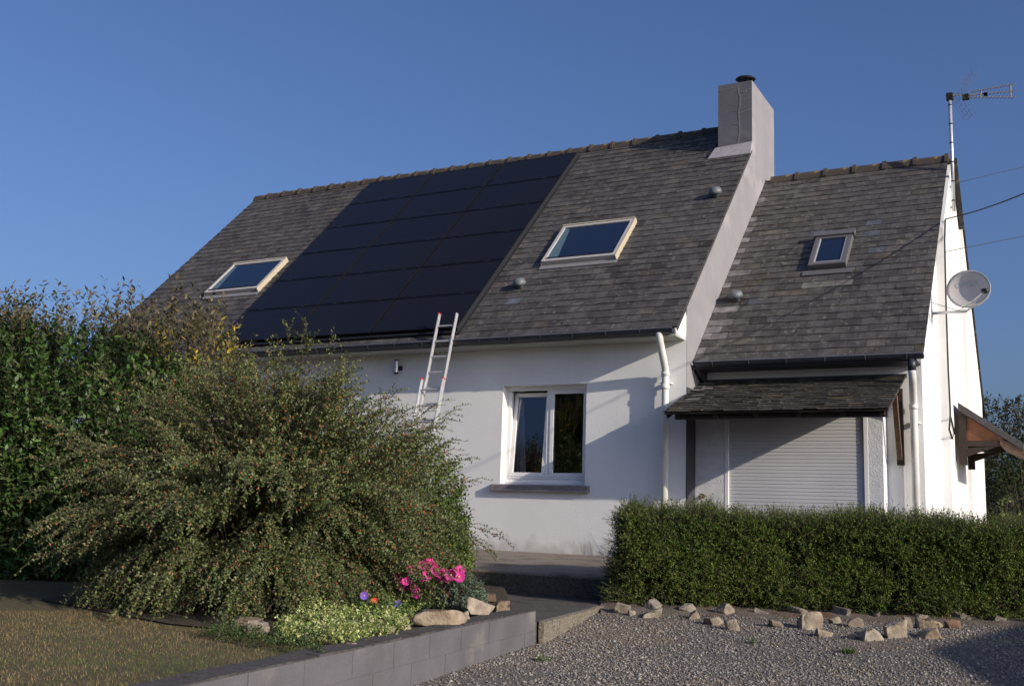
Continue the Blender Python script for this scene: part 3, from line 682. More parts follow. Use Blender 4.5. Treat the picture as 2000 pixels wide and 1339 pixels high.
ends = [(T+AX*.36+Vector((0, 0, .09)), T+AX*1.06+Vector((0, 0, .245))), (T+AX*.33+Vector((0, 0, .035)), T+AX*1.06+Vector((0, 0, .125))), (T+AX*.33+Vector((0, 0, -.01)), T+AX*1.06+Vector((0, 0, .02)))]
m.build('boom', CABLEG, AE)
for a, b in ends:
    m = MB(); m.tube([a, b], .009, 6)
    for k in range(12): p = a.lerp(b, (k+.5)/12); m.tube([p-AY*.07, p+AY*.07], .0035, 4)
    m.build('director_boom', CABLEG, AE)
for t_ in (.22, .90): m = MB(); m.tube([ends[0][0].lerp(ends[0][1], t_), ends[2][0].lerp(ends[2][1], t_)], .012, 5); m.build('spreader', CABLEG, AE)
m = MB()
for sgn, zz in ((1, .42), (-1, -.34)):
    for k in range(5):
        p = T+AX*(.07+.04*k*(1 if sgn > 0 else .3)); q = p+AX*(.22)+Vector((0, 0, zz)); m.tube([p-AY*.16, p+AY*.16], .003, 4) if k < 1 else None
        m.tube([p+AY*(.14-.07*k), q+AY*(.14-.07*k)], .0028, 4)
    for k in range(6): u_ = k/5; p = T+AX*(.08+.22*u_)+Vector((0, 0, zz*u_)); m.tube([p-AY*.15, p+AX*(.14 if sgn > 0 else .03)+AY*.15], .0028, 4)
m.build('reflector', CABLEG, AE)
for c, dx_, z1_, z2_, nm_ in ((T, .05, -.07, .05, 'mast_clamp'), (T+AX*.26, .05, -.05, .04, 'junction_box'), (T+AX*.58, .03, .03, .07, 'boom_clamp')):
    m = MB(); m.box(c.x-dx_, c.y-.04, c.z+z1_, c.x+dx_, c.y+.04, c.z+z2_); m.build(nm_, BLACKM, AE, bevel=.006)
m.build('mast_clamp', BLACKM, AE, bevel=.006)

dA = at(1820, 612, x=xg); dB = np.array([3.42, dA[1]-.03, dA[2]+.0])
dc = at(1891, 564, y=dA[1]-.18)
DI = thing('satellite_dish', tuple(dA), 'white satellite dish with faded lettering on a wall arm', 'satellite dish')
DN = Vector((CAM[0]-dc[0], CAM[1]-dc[1], CAM[2]-dc[2])).normalized()
DN = (DN+Vector((-.22, .02, .30))*1.0).normalized()
DX = Vector((RT[0], RT[1], 0)); DX = (DX-DN*DX.dot(DN)).normalized(); DY = DN.cross(DX)
rr_ = math.radians(-24); DXr = DX*math.cos(rr_)+DY*math.sin(rr_); DYr = DY*math.cos(rr_)-DX*math.sin(rr_)
m = MB(); c = Vector(dc); n0 = len(m.v); NR, NS = 7, 40; RA, RB = .29, .268
def dpt(r, a, off): return c+DXr*(RA*r*math.cos(a))+DYr*(RB*r*math.sin(a))+DN*(-.075*(1-r*r)-off)
for off in (0, .012):
    for i in range(NR+1):
        for k in range(NS): m.v.append(tuple(dpt(max(i/NR, .001), 2*math.pi*k/NS, off)))
K = (NR+1)*NS
for i in range(NR):
    for k in range(NS):
        a, b = n0+i*NS+k, n0+i*NS+(k+1) % NS; m.face((a, b, b+NS, a+NS)); m.face((K+a, K+a+NS, K+b+NS, K+b))
for k in range(NS): a, b = n0+NR*NS+k, n0+NR*NS+(k+1) % NS; m.face((a, b, K+b, K+a))
m.build('reflector_dish', DISH, DI, smooth=True)
m = MB(); base = c-DYr*.20-DN*.09
m.tube([tuple(dA), (dB[0]-.05, dB[1], dB[2]+.0), (dB[0]+.02, dB[1], dB[2]+.05), tuple(base)], .022, 8); m.lathe([(.07, 0), (.07, .008)], tuple(dA), (1, 0, 0), 10)
m.build('wall_arm', GALV, DI, smooth=True)
m = MB(); lnb = Vector(at(1923, 568, y=dA[1]-.45)); bot = dpt(.97, -math.pi/2+.0, -.005)
m.tube([bot, bot.lerp(lnb, .5)-Vector((0, 0, .03)), lnb], .009, 6); m.tube([bot+DX*.02, bot.lerp(lnb, .5)-Vector((0, 0, .07)), lnb], .004, 5); m.build('feed_arm', GALV, DI)
m = MB(); m.lathe([(.025, -.05), (.036, -.03), (.036, .02), (.03, .035), (.02, .06)], tuple(lnb), tuple(lnb-c), 12); m.build('receiver', BLACKM, DI, smooth=True)
fc = bpy.data.curves.new('lettering', 'FONT'); fc.body = 'OPTEX'; fc.size = .095; fc.align_x = 'CENTER'; fc.align_y = 'CENTER'; fc.extrude = .001; fc.shear = .25; fc.space_character = 1.1
fo = bpy.data.objects.new('lettering_source', fc); COL.objects.link(fo); dg = bpy.context.evaluated_depsgraph_get()
tm = bpy.data.meshes.new_from_object(fo.evaluated_get(dg)); bpy.data.objects.remove(fo)
for v in tm.vertices:
    x_, y_, z_ = v.co; u_ = x_*.95-.03; v_ = y_+.085
    P = c+DX*u_+DY*v_; r2 = ((P-c).dot(DXr)/RA)**2+((P-c).dot(DYr)/RB)**2
    v.co = P+DN*(-.075*(1-r2)+.003+z_)-org(DI)
tm.materials.append(DISHT); lo = bpy.data.objects.new('lettering', tm); COL.objects.link(lo); lo.parent = DI
m = MB(); m.tube([at(1818, 590, x=xg+.02), at(1850, 600, x=xg+.25), at(1872, 606, x=xg+.40), lnb-Vector((0, 0, .05))], .005, 5); m.build('signal_cable', CABLEG, DI)

def cable(name, pts, r, label, m_=CABLE):
    m = MB(); o = thing(name, tuple(pts[0]), label, 'cable') if False else None
    m.tube([tuple(p) for p in pts], r, 6); ob = m.build(name, m_, smooth=True); return tag(ob, label, 'cable')
def sag(a, b, s, n=14):
    a, b = np.array(a), np.array(b); return [a+(b-a)*t/n-np.array([0, 0, s*4*(t/n)*(1-t/n)]) for t in range(n+1)]
PT = np.array([13.3, -17.1, 10.0]); PT2 = np.array([15., 14., 8.5])
def to_pole(a, px_, py_, dz, PT=PT):
    e_ = PT+np.array([0, 0, dz]); v = FW+(px_-1000)/FPX*RT-(py_-669.5)/FPX*UP; d_ = (e_-a)[:2]
    q_ = np.linalg.solve(np.array([[d_[0], -v[0]], [d_[1], -v[1]]]), (CAM-a)[:2]); t1, z1 = q_[0], CAM[2]+v[2]*q_[1]
    c_ = ((z1-a[2])/t1-(e_[2]-a[2]))/(t1-1); b_ = (e_[2]-a[2])-c_
    return [a+np.array([d_[0]*t, d_[1]*t, b_*t+c_*t*t]) for t in np.linspace(0, 1, 40)]
cable('power_cable', to_pole(at(1846, 428, x=xb+.03), 2000, 378, 0), .0088, 'thick black overhead cable, middle one of three reaching the gable')
cable('power_cable', to_pole(at(1866, 358, x=mx+.02), 2000, 326, .15, PT2), .0045, 'thin overhead cable tied to the aerial mast, topmost of three')
cable('power_cable', to_pole(at(1845, 492, x=xb+.03), 2000, 461, -.2, PT2), .0050, 'thin overhead cable, lowest of three, fixed below the thick one')
pm = MB(); pm.tube([(PT[0], PT[1], -1), (PT[0], PT[1], PT[2]+.4)], [.14, .09], 10); pm.box(PT[0]-.5, PT[1]-.04, PT[2]-.05, PT[0]+.5, PT[1]+.04, PT[2]+.03)
tag(pm.build('utility_pole', WOODB, smooth=False), 'wooden utility pole at the drive carrying the thick overhead cable', 'pole')
pm = MB(); pm.tube([(PT2[0], PT2[1], -1), (PT2[0], PT2[1], PT2[2]+.4)], [.14, .09], 10); pm.box(PT2[0]-.5, PT2[1]-.04, PT2[2]-.05, PT2[0]+.5, PT2[1]+.04, PT2[2]+.03)
tag(pm.build('utility_pole', WOODB, smooth=False), 'wooden utility pole behind the house carrying the two thin cables', 'pole')
g_ = lambda px, py, o=.02: at(px, py, x=xb+o)
cable('wall_cable', [g_(1846, 430), g_(1845, 470), g_(1848, 600), g_(1852, 720), g_(1856, 800), g_(1856, 812), g_(1854, 838), g_(1860, 856), g_(1864, 845), g_(1857, 815)], .014, 'dark cable hanging in a loop down the white gable')
cable('wall_cable', [g_(1834, 500, -.1), g_(1836, 560, -.1), g_(1839, 680, -.1), g_(1842, 757, -.1)], .006, 'short thin grey cable on the gable beside the looped one', CABLEG)

lc = at(774, 716, y=-.09)
LA = thing('wall_lamp', (lc[0], 0, lc[2]), 'steel up and down wall lamp on the white wall beside the ladder', 'lamp')
m = MB(); m.lathe([(.028, -.11), (.034, -.11), (.034, .11), (.028, .11)], tuple(lc), seg=16); m.build('lamp_tube', STEEL, LA, smooth=False)
for z_ in (-.113, .09): m = MB(); m.lathe([(.036, z_), (.036, z_+.023)], tuple(lc)); m.build('lamp_rim', BLACKM, LA)
m = MB(); m.box(lc[0]-.03, -.055, lc[2]-.05, lc[0]+.06, -.002, lc[2]+.02); m.build('mount', BLACKM, LA)
tc_ = at(1371, 968, y=yb-.05)
TA = thing('garden_tap', (tc_[0], yb, tc_[2]), 'small brass tap with lever on the rough wall by the shutter', 'tap')
m = MB(); m.tube([(tc_[0], yb-.002, tc_[2]), (tc_[0], yb-.10, tc_[2]), (tc_[0]-.0, yb-.12, tc_[2]-.05)], .014, 8); m.lathe([(.03, 0), (.03, .012)], (tc_[0], yb-.002, tc_[2]), (0, -1, 0), 12); m.build('spout', WOODB, TA)
m = MB(); m.box(tc_[0]-.03, yb-.09, tc_[2]+.02, tc_[0]+.03, yb-.075, tc_[2]+.03); m.tube([(tc_[0], yb-.08, tc_[2]), (tc_[0], yb-.08, tc_[2]+.03)], .007, 6); m.build('lever', BLACKM, TA)

# ladder
lb = rad(75); lq = np.array([-3.45, -.53, 3.005]); LDV = np.array([0, math.cos(lb), math.sin(lb)])
ztop = at(898, 603, x=-3.45)
s_top = ((603-668)) and None
def lp(s, x, n=0): return (x, lq[1]+s*math.cos(lb)-n*math.sin(lb), lq[2]+s*math.sin(lb)+n*math.cos(lb))
sb_ = (-.02-lq[2])/math.sin(lb)
LD = thing('ladder', lp(sb_, -3.6), 'aluminium extension ladder with red caps leaning on the gutter', 'ladder')
def rail(x, s0, s1, n0, wd=.022, dp_=.055):
    m = MB(); f = lambda a, b, c_: lp(b, a, c_); m.box(x-wd/2, s0, n0-dp_/2, x+wd/2, s1, n0+dp_/2, f); m.build('rail', ALU, LD, bevel=.004)
def caps_(x, s1, n0): m = MB(); f = lambda a, b, c_: lp(b, a, c_); m.box(x-.017, s1, n0-.036, x+.017, s1+.018, n0+.036, f); m.build('end_cap', REDP, LD, bevel=.004)
XLr, XLl = -3.45, -3.76
stp = .47
for x in (XLr, XLl): rail(x, -1.9, stp, 0)
caps_(XLl, stp, 0)
s = stp-.20
while s > -1.9:
    m = MB(); m.tube([lp(s, XLl), lp(s, XLr)], .015, 8); m.build('rung', ALU, LD); s -= .25
sl_top = -.62
for x in (XLr+.03, XLl-.03): rail(x, sb_, sl_top, .07); caps_(x, sl_top, .07)
s = sl_top-.16
while s > sb_+.2:
    m = MB(); m.tube([lp(s, XLl-.03, .07), lp(s, XLr+.03, .07)], .015, 8); m.build('rung', ALU, LD); s -= .25

# ------------------------------------------------------------------ block wall
BW = MB(); blk = .5; LWT = 9.5
def wbox(s0, s1, n0, n1, z0, z1):
    p = [wp(s0, n0), wp(s1, n0), wp(s1, n1), wp(s0, n1)]; BW.hexa([(*q, z0) for q in p]+[(*q, z1) for q in p])
for c_, (z0, z1) in enumerate(((-.418, -.262), (-.58, -.421), (-.75, -.583))):
    s = -.0 if c_ != 1 else -.25
    while s < LWT:
        wbox(max(s, 0)+.003, s+blk-.003, random.uniform(-.001, .001), .185, z0, z1); s += blk
wbox(.004, LWT, .004, .18, -.8, -.265)
BW.mi = 1
wbox(.003, LWT, .0045, .006, -.8, -.266)
s = 0
while s < LWT:
    p = [wp(s+.004, .002), wp(s+.24, .002), wp(s+.24, .187), wp(s+.004, .187)]; z = -.250+random.uniform(-.004, .003)
    BW.hexa([(*q, -.266) for q in p]+[(*q, z+random.uniform(-.003, .003)) for q in p]); s += .24
BWo = BW.build('block_wall', [BLOCKM, BLOCKT], bevel=.004); tag(BWo, 'low grey painted concrete block wall retaining the lawn', 'wall')
kb = MB(); ka = np.array([W0[0]+.02, W0[1]+.02]); kd = np.array([KR[0], KR[1]])-ka; kl = np.linalg.norm(kd); kd /= kl; kn = np.array([kd[1], -kd[0]])
pr = random.Random(3); nn = 5
for i in range(nn):
    a = ka+kd*(kl+.3)*i/nn; b = ka+kd*(kl+.3)*(i+1)/nn; o1 = kn*(.05+pr.uniform(-.008, .012))
    kb.hexa([(*a, -.8), (*(a+o1), -.8), (*(b+o1), -.8), (*b, -.8), (*a, -.342), (*(a+o1), -.348+pr.uniform(-.006, .004)), (*(b+o1), -.348), (*b, -.342)])
tag(kb.build('path_kerb', KERB), 'rough concrete edge of the path beside the gravel', 'kerb')

# ------------------------------------------------------------------ vegetation tools
def unit(v): return v/np.maximum(np.linalg.norm(v, axis=-1, keepdims=True), 1e-9)
def perp(T):
    a = np.where(np.abs(T[:, 2:3]) < .9, np.array([[0, 0, 1.]]), np.array([[1., 0, 0]])); U = unit(np.cross(T, a)); return U, np.cross(T, U)
def leaf_geo(P, D, N, L, W):
    D = unit(D); Sd = unit(np.cross(D, N)); N = np.cross(Sd, D)
    L = L[:, None]; W = W[:, None]
    a = P; b = P+D*L*.45+Sd*W*.5+N*W*.12; c = P+D*L; d = P+D*L*.45-Sd*W*.5+N*W*.12
    V = np.stack([a, b, c, d], 1).reshape(-1, 3); F = np.arange(len(V)).reshape(-1, 4); return V, F
def tubes(A, B, ra, rb):   # three-sided twigs from A to B
    T = unit(B-A); U, W_ = perp(T); V = []
    for P, r in ((A, ra), (B, rb)):
        for k in range(3):
            a = 2*math.pi*k/3; V.append(P+(U*math.cos(a)+W_*math.sin(a))*np.asarray(r).reshape(-1, 1))
    V = np.stack(V, 1); n = len(A); base = np.arange(n)[:, None]*6
    F = np.concatenate([base+np.array([[k, (k+1) % 3, 3+(k+1) % 3, 3+k]]) for k in range(3)], 0); return V.reshape(-1, 3), F
def sprigs(S, T, Ls, m, leafL, leafW, cols, droop=.0, spread=.8, flat=0, jit=.25):
    """S start [n,3], T direction, Ls lengths; m leaves each.  returns leaf V,F,C and stem V,F"""
    n = len(S); T = unit(T); E1 = S+T*Ls[:, None]*.5; T2 = unit(T+np.array([0, 0, -droop])); E2 = E1+T2*Ls[:, None]*.5
    U, Wv = perp(T); t = np.tile((np.arange(m)+.5)/m, (n, 1)); t = np.clip(t+rng.normal(size=t.shape)*.03, .02, 1)
    t3 = t[..., None]; P = np.where(t3 < .5, S[:, None]+(E1-S)[:, None]*t3*2, E1[:, None]+(E2-E1)[:, None]*(t3*2-1))
    ph = rng.uniform(0, 6.28, (n, 1))+np.arange(m)[None]*2.4; Rd = U[:, None]*np.cos(ph)[..., None]+Wv[:, None]*np.sin(ph)[..., None]
    D = T[:, None]*(1-spread*.5)+Rd*spread+rng.normal(size=P.shape)*jit
    N = unit(T[:, None]*.3-Rd*.2+np.array([0, 0, .9])+rng.normal(size=P.shape)*.38)
    P = P.reshape(-1, 3); D = D.reshape(-1, 3); N = N.reshape(-1, 3); k = len(P)
    lv = rng.uniform(.7, 1.25, k); V, F = leaf_geo(P, D, N, leafL*lv, leafW*lv)
    cc = np.array(cols); ci = cc[rng.integers(0, len(cc), k)]*rng.uniform(.75, 1.3, (k, 1))
    sv1, sf1 = tubes(S, E1, np.full(n, .0022), np.full(n, .0016)); sv2, sf2_ = tubes(E1, E2, np.full(n, .0016), np.full(n, .0008))
    return V, F, np.repeat(ci, 4, 0), np.concatenate([sv1, sv2]), np.concatenate([sf1, sf2_+len(sv1)])
def lump(dirs, seed, amp=.12, fr=3):
    r = np.random.default_rng(seed); o = np.zeros(len(dirs))
    for i in range(5): k = r.normal(size=3)*fr; o += np.sin(dirs@k+r.uniform(0, 6))
    return 1+amp*o/2.2
def envelope(n, c, R3, p=2.6, seed=1, amp=.1, zmin=0.0, low=0.0):
    d = unit(rng.normal(size=(n, 3))); d[:, 2] = np.abs(d[:, 2])-low*rng.random(n)
    d = unit(d); r = 1/((np.abs(d[:, 0]/R3[0])**p+np.abs(d[:, 1]/R3[1])**p+np.abs(d[:, 2]/R3[2])**p)**(1/p))
    r = r*lump(d, seed, amp); return np.array(c)+d*r[:, None], d
def shrub(name, label, c, R3, n, leafL, leafW, cols, seed=1, m=12, sl=.22, leafmat=LEAF, amp=.12, p=2.5, up=.3, droop=.1, depth=.35, cat='shrub', br=.012, group=None, spread=.9, rot=0, kind_=None):
    t = thing(name, tuple(c), label, cat, group)
    E, d = envelope(n, (0, 0, 0), R3, p, seed, amp, low=.12)
    f = 1-depth*rng.random(n)**1.6; E = E*f[:, None]; E[:, 2] = np.abs(E[:, 2])+.02
    cr_, sr_ = math.cos(rot), math.sin(rot); RM_ = np.array([[cr_, sr_, 0], [-sr_, cr_, 0], [0, 0, 1]])
    E = E@RM_+np.array(c); d = d@RM_
    T = unit(d+np.array([0, 0, up])+rng.normal(size=E.shape)*.45); Ls = rng.uniform(.6, 1.3, n)*sl
    V, F, C_, sv, sf_ = sprigs(E-T*Ls[:, None]*.5, T, Ls, m, leafL, leafW, cols, droop, spread)
    npmesh('foliage', V, F, leafmat, t, C_)
    base = np.array(c); k = min(n, 500); S_ = base+rng.normal(size=(k, 3))*np.array([.08, .08, 0]); bv, bf = tubes(S_, E[:k], np.full(k, br), np.full(k, br*.25))
    npmesh('branches', np.concatenate([sv, bv]), np.concatenate([sf_, bf+len(sv)]), TWIG, t)
    return t

# ------------------------------------------------------------------ the big spreading bush with berries
BC = np.array([-1.44, -6.55, -.28]); BR = np.array([1.46, 1.46, 2.14])
BU = thing('berry_bush', tuple(BC), 'large arching grey-green bush full of small orange-red berries', 'bush')
nb = 1350
nC = 105; cand, cdir = envelope(2600, (0, 0, 0), BR, 3.1, 21, .05, low=.38); pick = [0]; dm = np.linalg.norm(cand-cand[0], axis=1)
for _ in range(nC-1): q_ = int(np.argmax(dm*rng.uniform(.7, 1, len(dm)))); pick.append(q_); dm = np.minimum(dm, np.linalg.norm(cand-cand[q_], axis=1))
cc_ = cand[pick]*rng.uniform(.80, 1.06, nC)[:, None]; cc_[:, :2] *= (.80+.27*np.sin(np.pi*np.clip((cc_[:, 2:3]+.1)/2.75, 0, 1))); ci_ = rng.integers(0, nC, nb); Ed = cdir[pick][ci_]
Epts = cc_[ci_]+rng.normal(size=(nb, 3))*np.array([.15, .15, .10]); Epts *= rng.uniform(.86, 1.03, nb)[:, None]
lng = rng.random(nb); Epts = Epts*(1+np.where(lng > .90, (lng-.90)*1.6, 0))[:, None]
Epts[:, 2] = np.maximum(Epts[:, 2], .03)
S0 = rng.normal(size=(nb, 3))*np.array([.22, .22, 0])
h = np.maximum(Epts[:, 2]+.42+.2*rng.random(nb), .8)
Cp = S0+(Epts-S0)*np.array([.5, .5, 0])+np.stack([np.zeros(nb), np.zeros(nb), np.minimum(h, BR[2]*1.02+.1)], 1)
topm = Ed[:, 2] > .55; Cp[topm] = S0[topm]+(Epts[topm]-S0[topm])*np.array([.55, .55, .8])
def bez(t): t = t[:, None]; return S0*(1-t)**2+2*Cp*t*(1-t)+Epts*t*t
def bezd(t): t = t[:, None]; return 2*(Cp-S0)*(1-t)+2*(Epts-Cp)*t
sv, sf_ = [], []; ofs = 0; K = 9
pts = [bez(np.full(nb, k/K)) for k in range(K+1)]
for k in range(K):
    v, f = tubes(pts[k]+BC, pts[k+1]+BC, np.full(nb, .009*(1-k/K)**2+.0014), np.full(nb, .009*(1-(k+1)/K)**2+.0012)); sv.append(v); sf_.append(f+ofs); ofs += len(v)
LV, LF, LC = [], [], []; lo_ = 0
CCOL = [(.095, .145, .042), (.135, .175, .075), (.055, .095, .026), (.18, .20, .105), (.115, .145, .042), (.16, .14, .06)]
for q in range(19):
    t = .42+.58*(q+rng.random(nb))/19; t = np.minimum(t, 1.0); P = bez(t); T = unit(bezd(t)); U, Wv = perp(T); a = rng.uniform(0, 6.28, nb)
    rad_ = U*np.cos(a)[:, None]+Wv*np.sin(a)[:, None]
    D = T*.9+rad_*np.array([1, 1, .55])*rng.uniform(.2, .85, (nb, 1))+np.array([0, 0, .02])
    if q == 18: D = T
    V, F, C_, s1, f1 = sprigs(P+BC, D, rng.uniform(.10, .27, nb), 17, .024, .0145, CCOL, .5, .85)
    tw = np.repeat(np.clip((P[:, 2]-1.0)/1.4, 0, 1), 68)[:, None]; C_ = C_*(1-tw*np.array([[-.22, -.06, .05]]))
    LV.append(V); LF.append(F+lo_); LC.append(C_); lo_ += len(V); sv.append(s1); sf_.append(f1+ofs); ofs += len(s1)
V = np.concatenate(LV); F = np.concatenate(LF); C_ = np.concatenate(LC)
ok = np.repeat(V.reshape(-1, 4, 3)[:, :, 2].min(1) > -.28, 4)
F = F[ok.reshape(-1, 4)[:, 0]]
npmesh('foliage', V, F, LEAF, BU, C_)
npmesh('branches', np.concatenate(sv), np.concatenate(sf_), TWIG, BU)
OCT = np.array([[1, 0, 0], [-1, 0, 0], [0, 1, 0], [0, -1, 0], [0, 0, 1], [0, 0, -1]], float); OF = np.array([[0, 2, 4], [2, 1, 4], [1, 3, 4], [3, 0, 4], [2, 0, 5], [1, 2, 5], [3, 1, 5], [0, 3, 5]])
def blobs(P, r, V0=OCT, F0=OF): V = (P[:, None]+V0[None]*np.asarray(r).reshape(-1, 1, 1)).reshape(-1, 3); return V, (np.arange(len(P))[:, None, None]*len(V0)+F0[None]).reshape(-1, F0.shape[1])
nbk = 6500; idx = rng.integers(0, len(V)//4, nbk); bp = V.reshape(-1, 4, 3)[idx, 0]; keep = (bp[:, 2] > -.2) & (bp[:, 2] < 1.6)
bp = np.repeat(bp[keep], 1, 0); bv, bf = blobs(bp, rng.uniform(.0070, .0108, len(bp)))
o = npmesh('berries', bv, bf, BERRY, BU); o['kind'] = 'stuff'

# evergreen shrubs behind on the left
GRN = [(.05, .11, .022), (.065, .13, .028), (.035, .08, .018), (.075, .11, .04), (.09, .10, .045)]
def posd(px, d, z): v = FW+(px-1000)/FPX*RT; vv = np.array([v[0], v[1]]); p = CAM[:2]+vv*d; return np.array([p[0], p[1], z])
c = posd(90, 12.2, -.28)
s1 = shrub('evergreen_shrub', 'dense dark green evergreen shrub at the left edge', c, (2.3, 1.25, 2.85), 9500, .078, .038, GRN, 31, 13, .30, LEAFG, .06, 3.2, .5, rot=YAW)
# upright bronze shoots on top
def shoots(parent, c, wx, wy, z0, z1, n, cols, seed, lL=.075, lW=.028, slen=.55):
    r = np.random.default_rng(seed); P = np.stack([r.uniform(-wx, wx, n), r.uniform(-wy, wy, n), np.zeros(n)], 1)
    cr_, sr_ = math.cos(YAW), math.sin(YAW); P = P@np.array([[cr_, sr_, 0], [-sr_, cr_, 0], [0, 0, 1]])+np.array([c[0], c[1], 0])
    P[:, 2] = r.uniform(z0, z1, n); T = np.tile([0, 0, 1.], (n, 1))+r.normal(size=(n, 3))*.22
    V, F, C_, sv, sf_ = sprigs(P, T, r.uniform(.5, 1.15, n)*slen, 15, lL, lW, cols, -.1, .75)
    npmesh("shoots", np.concatenate([V, sv.repeat(1, 0)]) if False else V, F, LEAF, parent, C_); o = npmesh("shoot_stems", sv, sf_, TWIG, parent); o["kind"] = "stuff"
BRZ = [(.13, .10, .055), (.16, .13, .07), (.09, .10, .045), (.11, .085, .05)]
shoots(s1, c, 2.1, 1.0, 2.2, 2.45, 330, BRZ+[(.17, .15, .08)], 4)
c2 = posd(340, 12.5, -.28)
YEL = [(.12, .12, .04), (.08, .11, .03), (.15, .13, .055), (.06, .09, .028)]
s2 = shrub('yellowing_shrub', 'evergreen shrub with bronze and yellow leaves rising behind the berry bush', c2, (1.1, .9, 2.62), 4500, .065, .028, YEL, 33, 12, .28, LEAFG, .08, 2.8, .5, rot=YAW)
shoots(s2, c2, .75, .7, 2.0, 2.25, 80, BRZ+[(.50, .37, .03), (.42, .32, .05), (.50, .38, .04)], 6)
# bright green shrub against the wall
shrub('laurel_shrub', 'bright green leafy shrub between berry bush and white wall', (-2.25, -3.40, -.28), (.76, .75, 1.48), 4200, .050, .025, [(.085, .135, .02), (.12, .18, .028), (.05, .085, .014)], 35, 12, .26, LEAFG, .10, 2.3, .1, .3)

# clipped hedge
H0 = np.array(at(1222, 1184, z=-.355)); H1 = np.array(at(2000, 1216, z=-.355)); hd = (H1-H0)[:2]; hl = np.linalg.norm(hd); hd /= hl; hnrm = np.array([hd[1], -hd[0]])   # towards camera
HL = hl+2.2; HT, HB, HW = .525, -.34, .85
HE = thing('clipped_hedge', (H0[0]+hd[0]*HL/2, H0[1]+hd[1]*HL/2, -.36), 'low clipped dark green hedge in front of the shutter', 'hedge')
def hp(s, n, z): return np.stack([H0[0]+hd[0]*s+hnrm[0]*n, H0[1]+hd[1]*s+hnrm[1]*n, z], 1)
def hedge():
    res = []
    def wob(s, z): return .05*np.sin(s*2.1+1)+.03*np.sin(s*5.3+z*4)+.03*np.sin(z*7+s*1.3)
    nF = 22000; s = rng.uniform(-.0, HL, nF); z = HB+.02+(HT-HB-.02)*rng.random(nF)**.9; dep = rng.random(nF)**1.5*.20+.035*np.sin(s*9+np.sin(z*11)*2)*np.sin(z*10+s*4)
    P = hp(s, wob(s, z)-dep-.02-.10*np.maximum(0, (HB+.25-z))/.25*0, z); D = np.tile([hnrm[0]*.8, hnrm[1]*.8, .25], (nF, 1)); res.append((P, D))
    nT = 11000; s = rng.uniform(0, HL, nT); n = -rng.uniform(0, HW, nT); z = HT+.03*np.sin(s*3)+.022*np.sin(s*8+1)+.02*np.sin(s*17)-rng.random(nT)**1.5*.14
    res.append((hp(s, n, z), np.tile([0, 0, 1.], (nT, 1))+np.tile([hnrm[0]*.2, hnrm[1]*.2, 0], (nT, 1))))
    nE = 4200; n = -rng.uniform(-.02, HW, nE); z = HB+.02+(HT-HB)*rng.random(nE); s = .02+.03*np.sin(z*5)+rng.random(nE)**1.5*.2-np.clip(.25-z, 0, .5)*.28*rng.random(nE)
    res.append((hp(s, n, z), np.tile([-hd[0]*.8, -hd[1]*.8, .3], (nE, 1))))
    nB = 2500; s = rng.uniform(0, HL, nB); z = HB+(HT-HB)*rng.random(nB); res.append((hp(s, -HW+rng.random(nB)*.15, z), np.tile([-hnrm[0], -hnrm[1], .3], (nB, 1))))
    # stray long shoots
    nS = 700; s = rng.uniform(-.0, HL, nS); a = (hp(s, -rng.uniform(0, HW, nS), np.full(nS, HT-.06)), np.tile([0, 0, 1.], (nS, 1)))
    return res, a
HCOL = [(.10, .165, .026), (.07, .125, .02), (.14, .195, .032), (.04, .08, .014), (.16, .165, .045)]
R_, stray = hedge()
P = np.concatenate([r[0] for r in R_]); D = np.concatenate([r[1] for r in R_])+rng.normal(size=(len(P), 3))*.55
from mathutils import noise as MN
nz = np.array([MN.noise(Vector(p)*4.2)*2.2+MN.noise(Vector(p)*11+Vector((5, 5, 5)))*1.5 for p in P])+rng.normal(size=len(P))*.35
kp = nz > -.42-1.2*np.clip((P[:, 2]-.2)/.4, 0, 1); P, D, nz = P[kp], D[kp], nz[kp]
V, F, C_, sv, sf_ = sprigs(P, D, rng.uniform(.10, .25, len(P)), 13, .024, .0085, HCOL, .0, .75)
big_ = np.array([MN.noise(Vector(p)*1.6+Vector((9, 3, 1))) for p in P])*1.6; patch_tint = np.stack([1+.14*big_, 1+.08*big_, 1+0*big_], 1)*(1+.12*np.clip(nz/2, -1, 1))[:, None]; C_ = C_*np.repeat(patch_tint, 52, 0)  # leaf colour patches from clump to clump
V2, F2, C2, sv2, sf2b = sprigs(stray[0], stray[1]+rng.normal(size=stray[0].shape)*.45, rng.uniform(.08, .28, len(stray[0])), 14, .014, .006, [(.10, .12, .05), (.14, .14, .07)], 0, .8)
nl = 110; zz = rng.uniform(-.2, HT, nl); S_ = hp(np.full(nl, .03), -rng.uniform(0, .5, nl), zz)
V3, F3, C3, sv3, sf3 = sprigs(S_, np.tile([-hd[0], -hd[1], .35], (nl, 1))+rng.normal(size=(nl, 3))*.3, rng.uniform(.12, .38, nl), 16, .014, .006, [(.10, .11, .05), (.08, .10, .04)], 0, .7)
npmesh('foliage', np.concatenate([V, V2, V3]), np.concatenate([F, F2+len(V), F3+len(V)+len(V2)]), LEAF, HE, np.concatenate([C_, C2, C3]))
npmesh('branches', np.concatenate([sv, sv2, sv3]), np.concatenate([sf_, sf2b+len(sv), sf3+len(sv)+len(sv2)]), TWIG, HE)
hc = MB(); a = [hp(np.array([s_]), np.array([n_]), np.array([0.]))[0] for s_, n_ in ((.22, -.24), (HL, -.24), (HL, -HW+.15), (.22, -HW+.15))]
hc.prism([(p[0], p[1], -.45) for p in a][::-1], (0, 0, HT-.10+.45)); hc.build('shade_core', mat('hedge_core_shade', (.012, .014, .007), None, rough=1), HE)  # solid near-black filler, shade of the gaps put into its colour

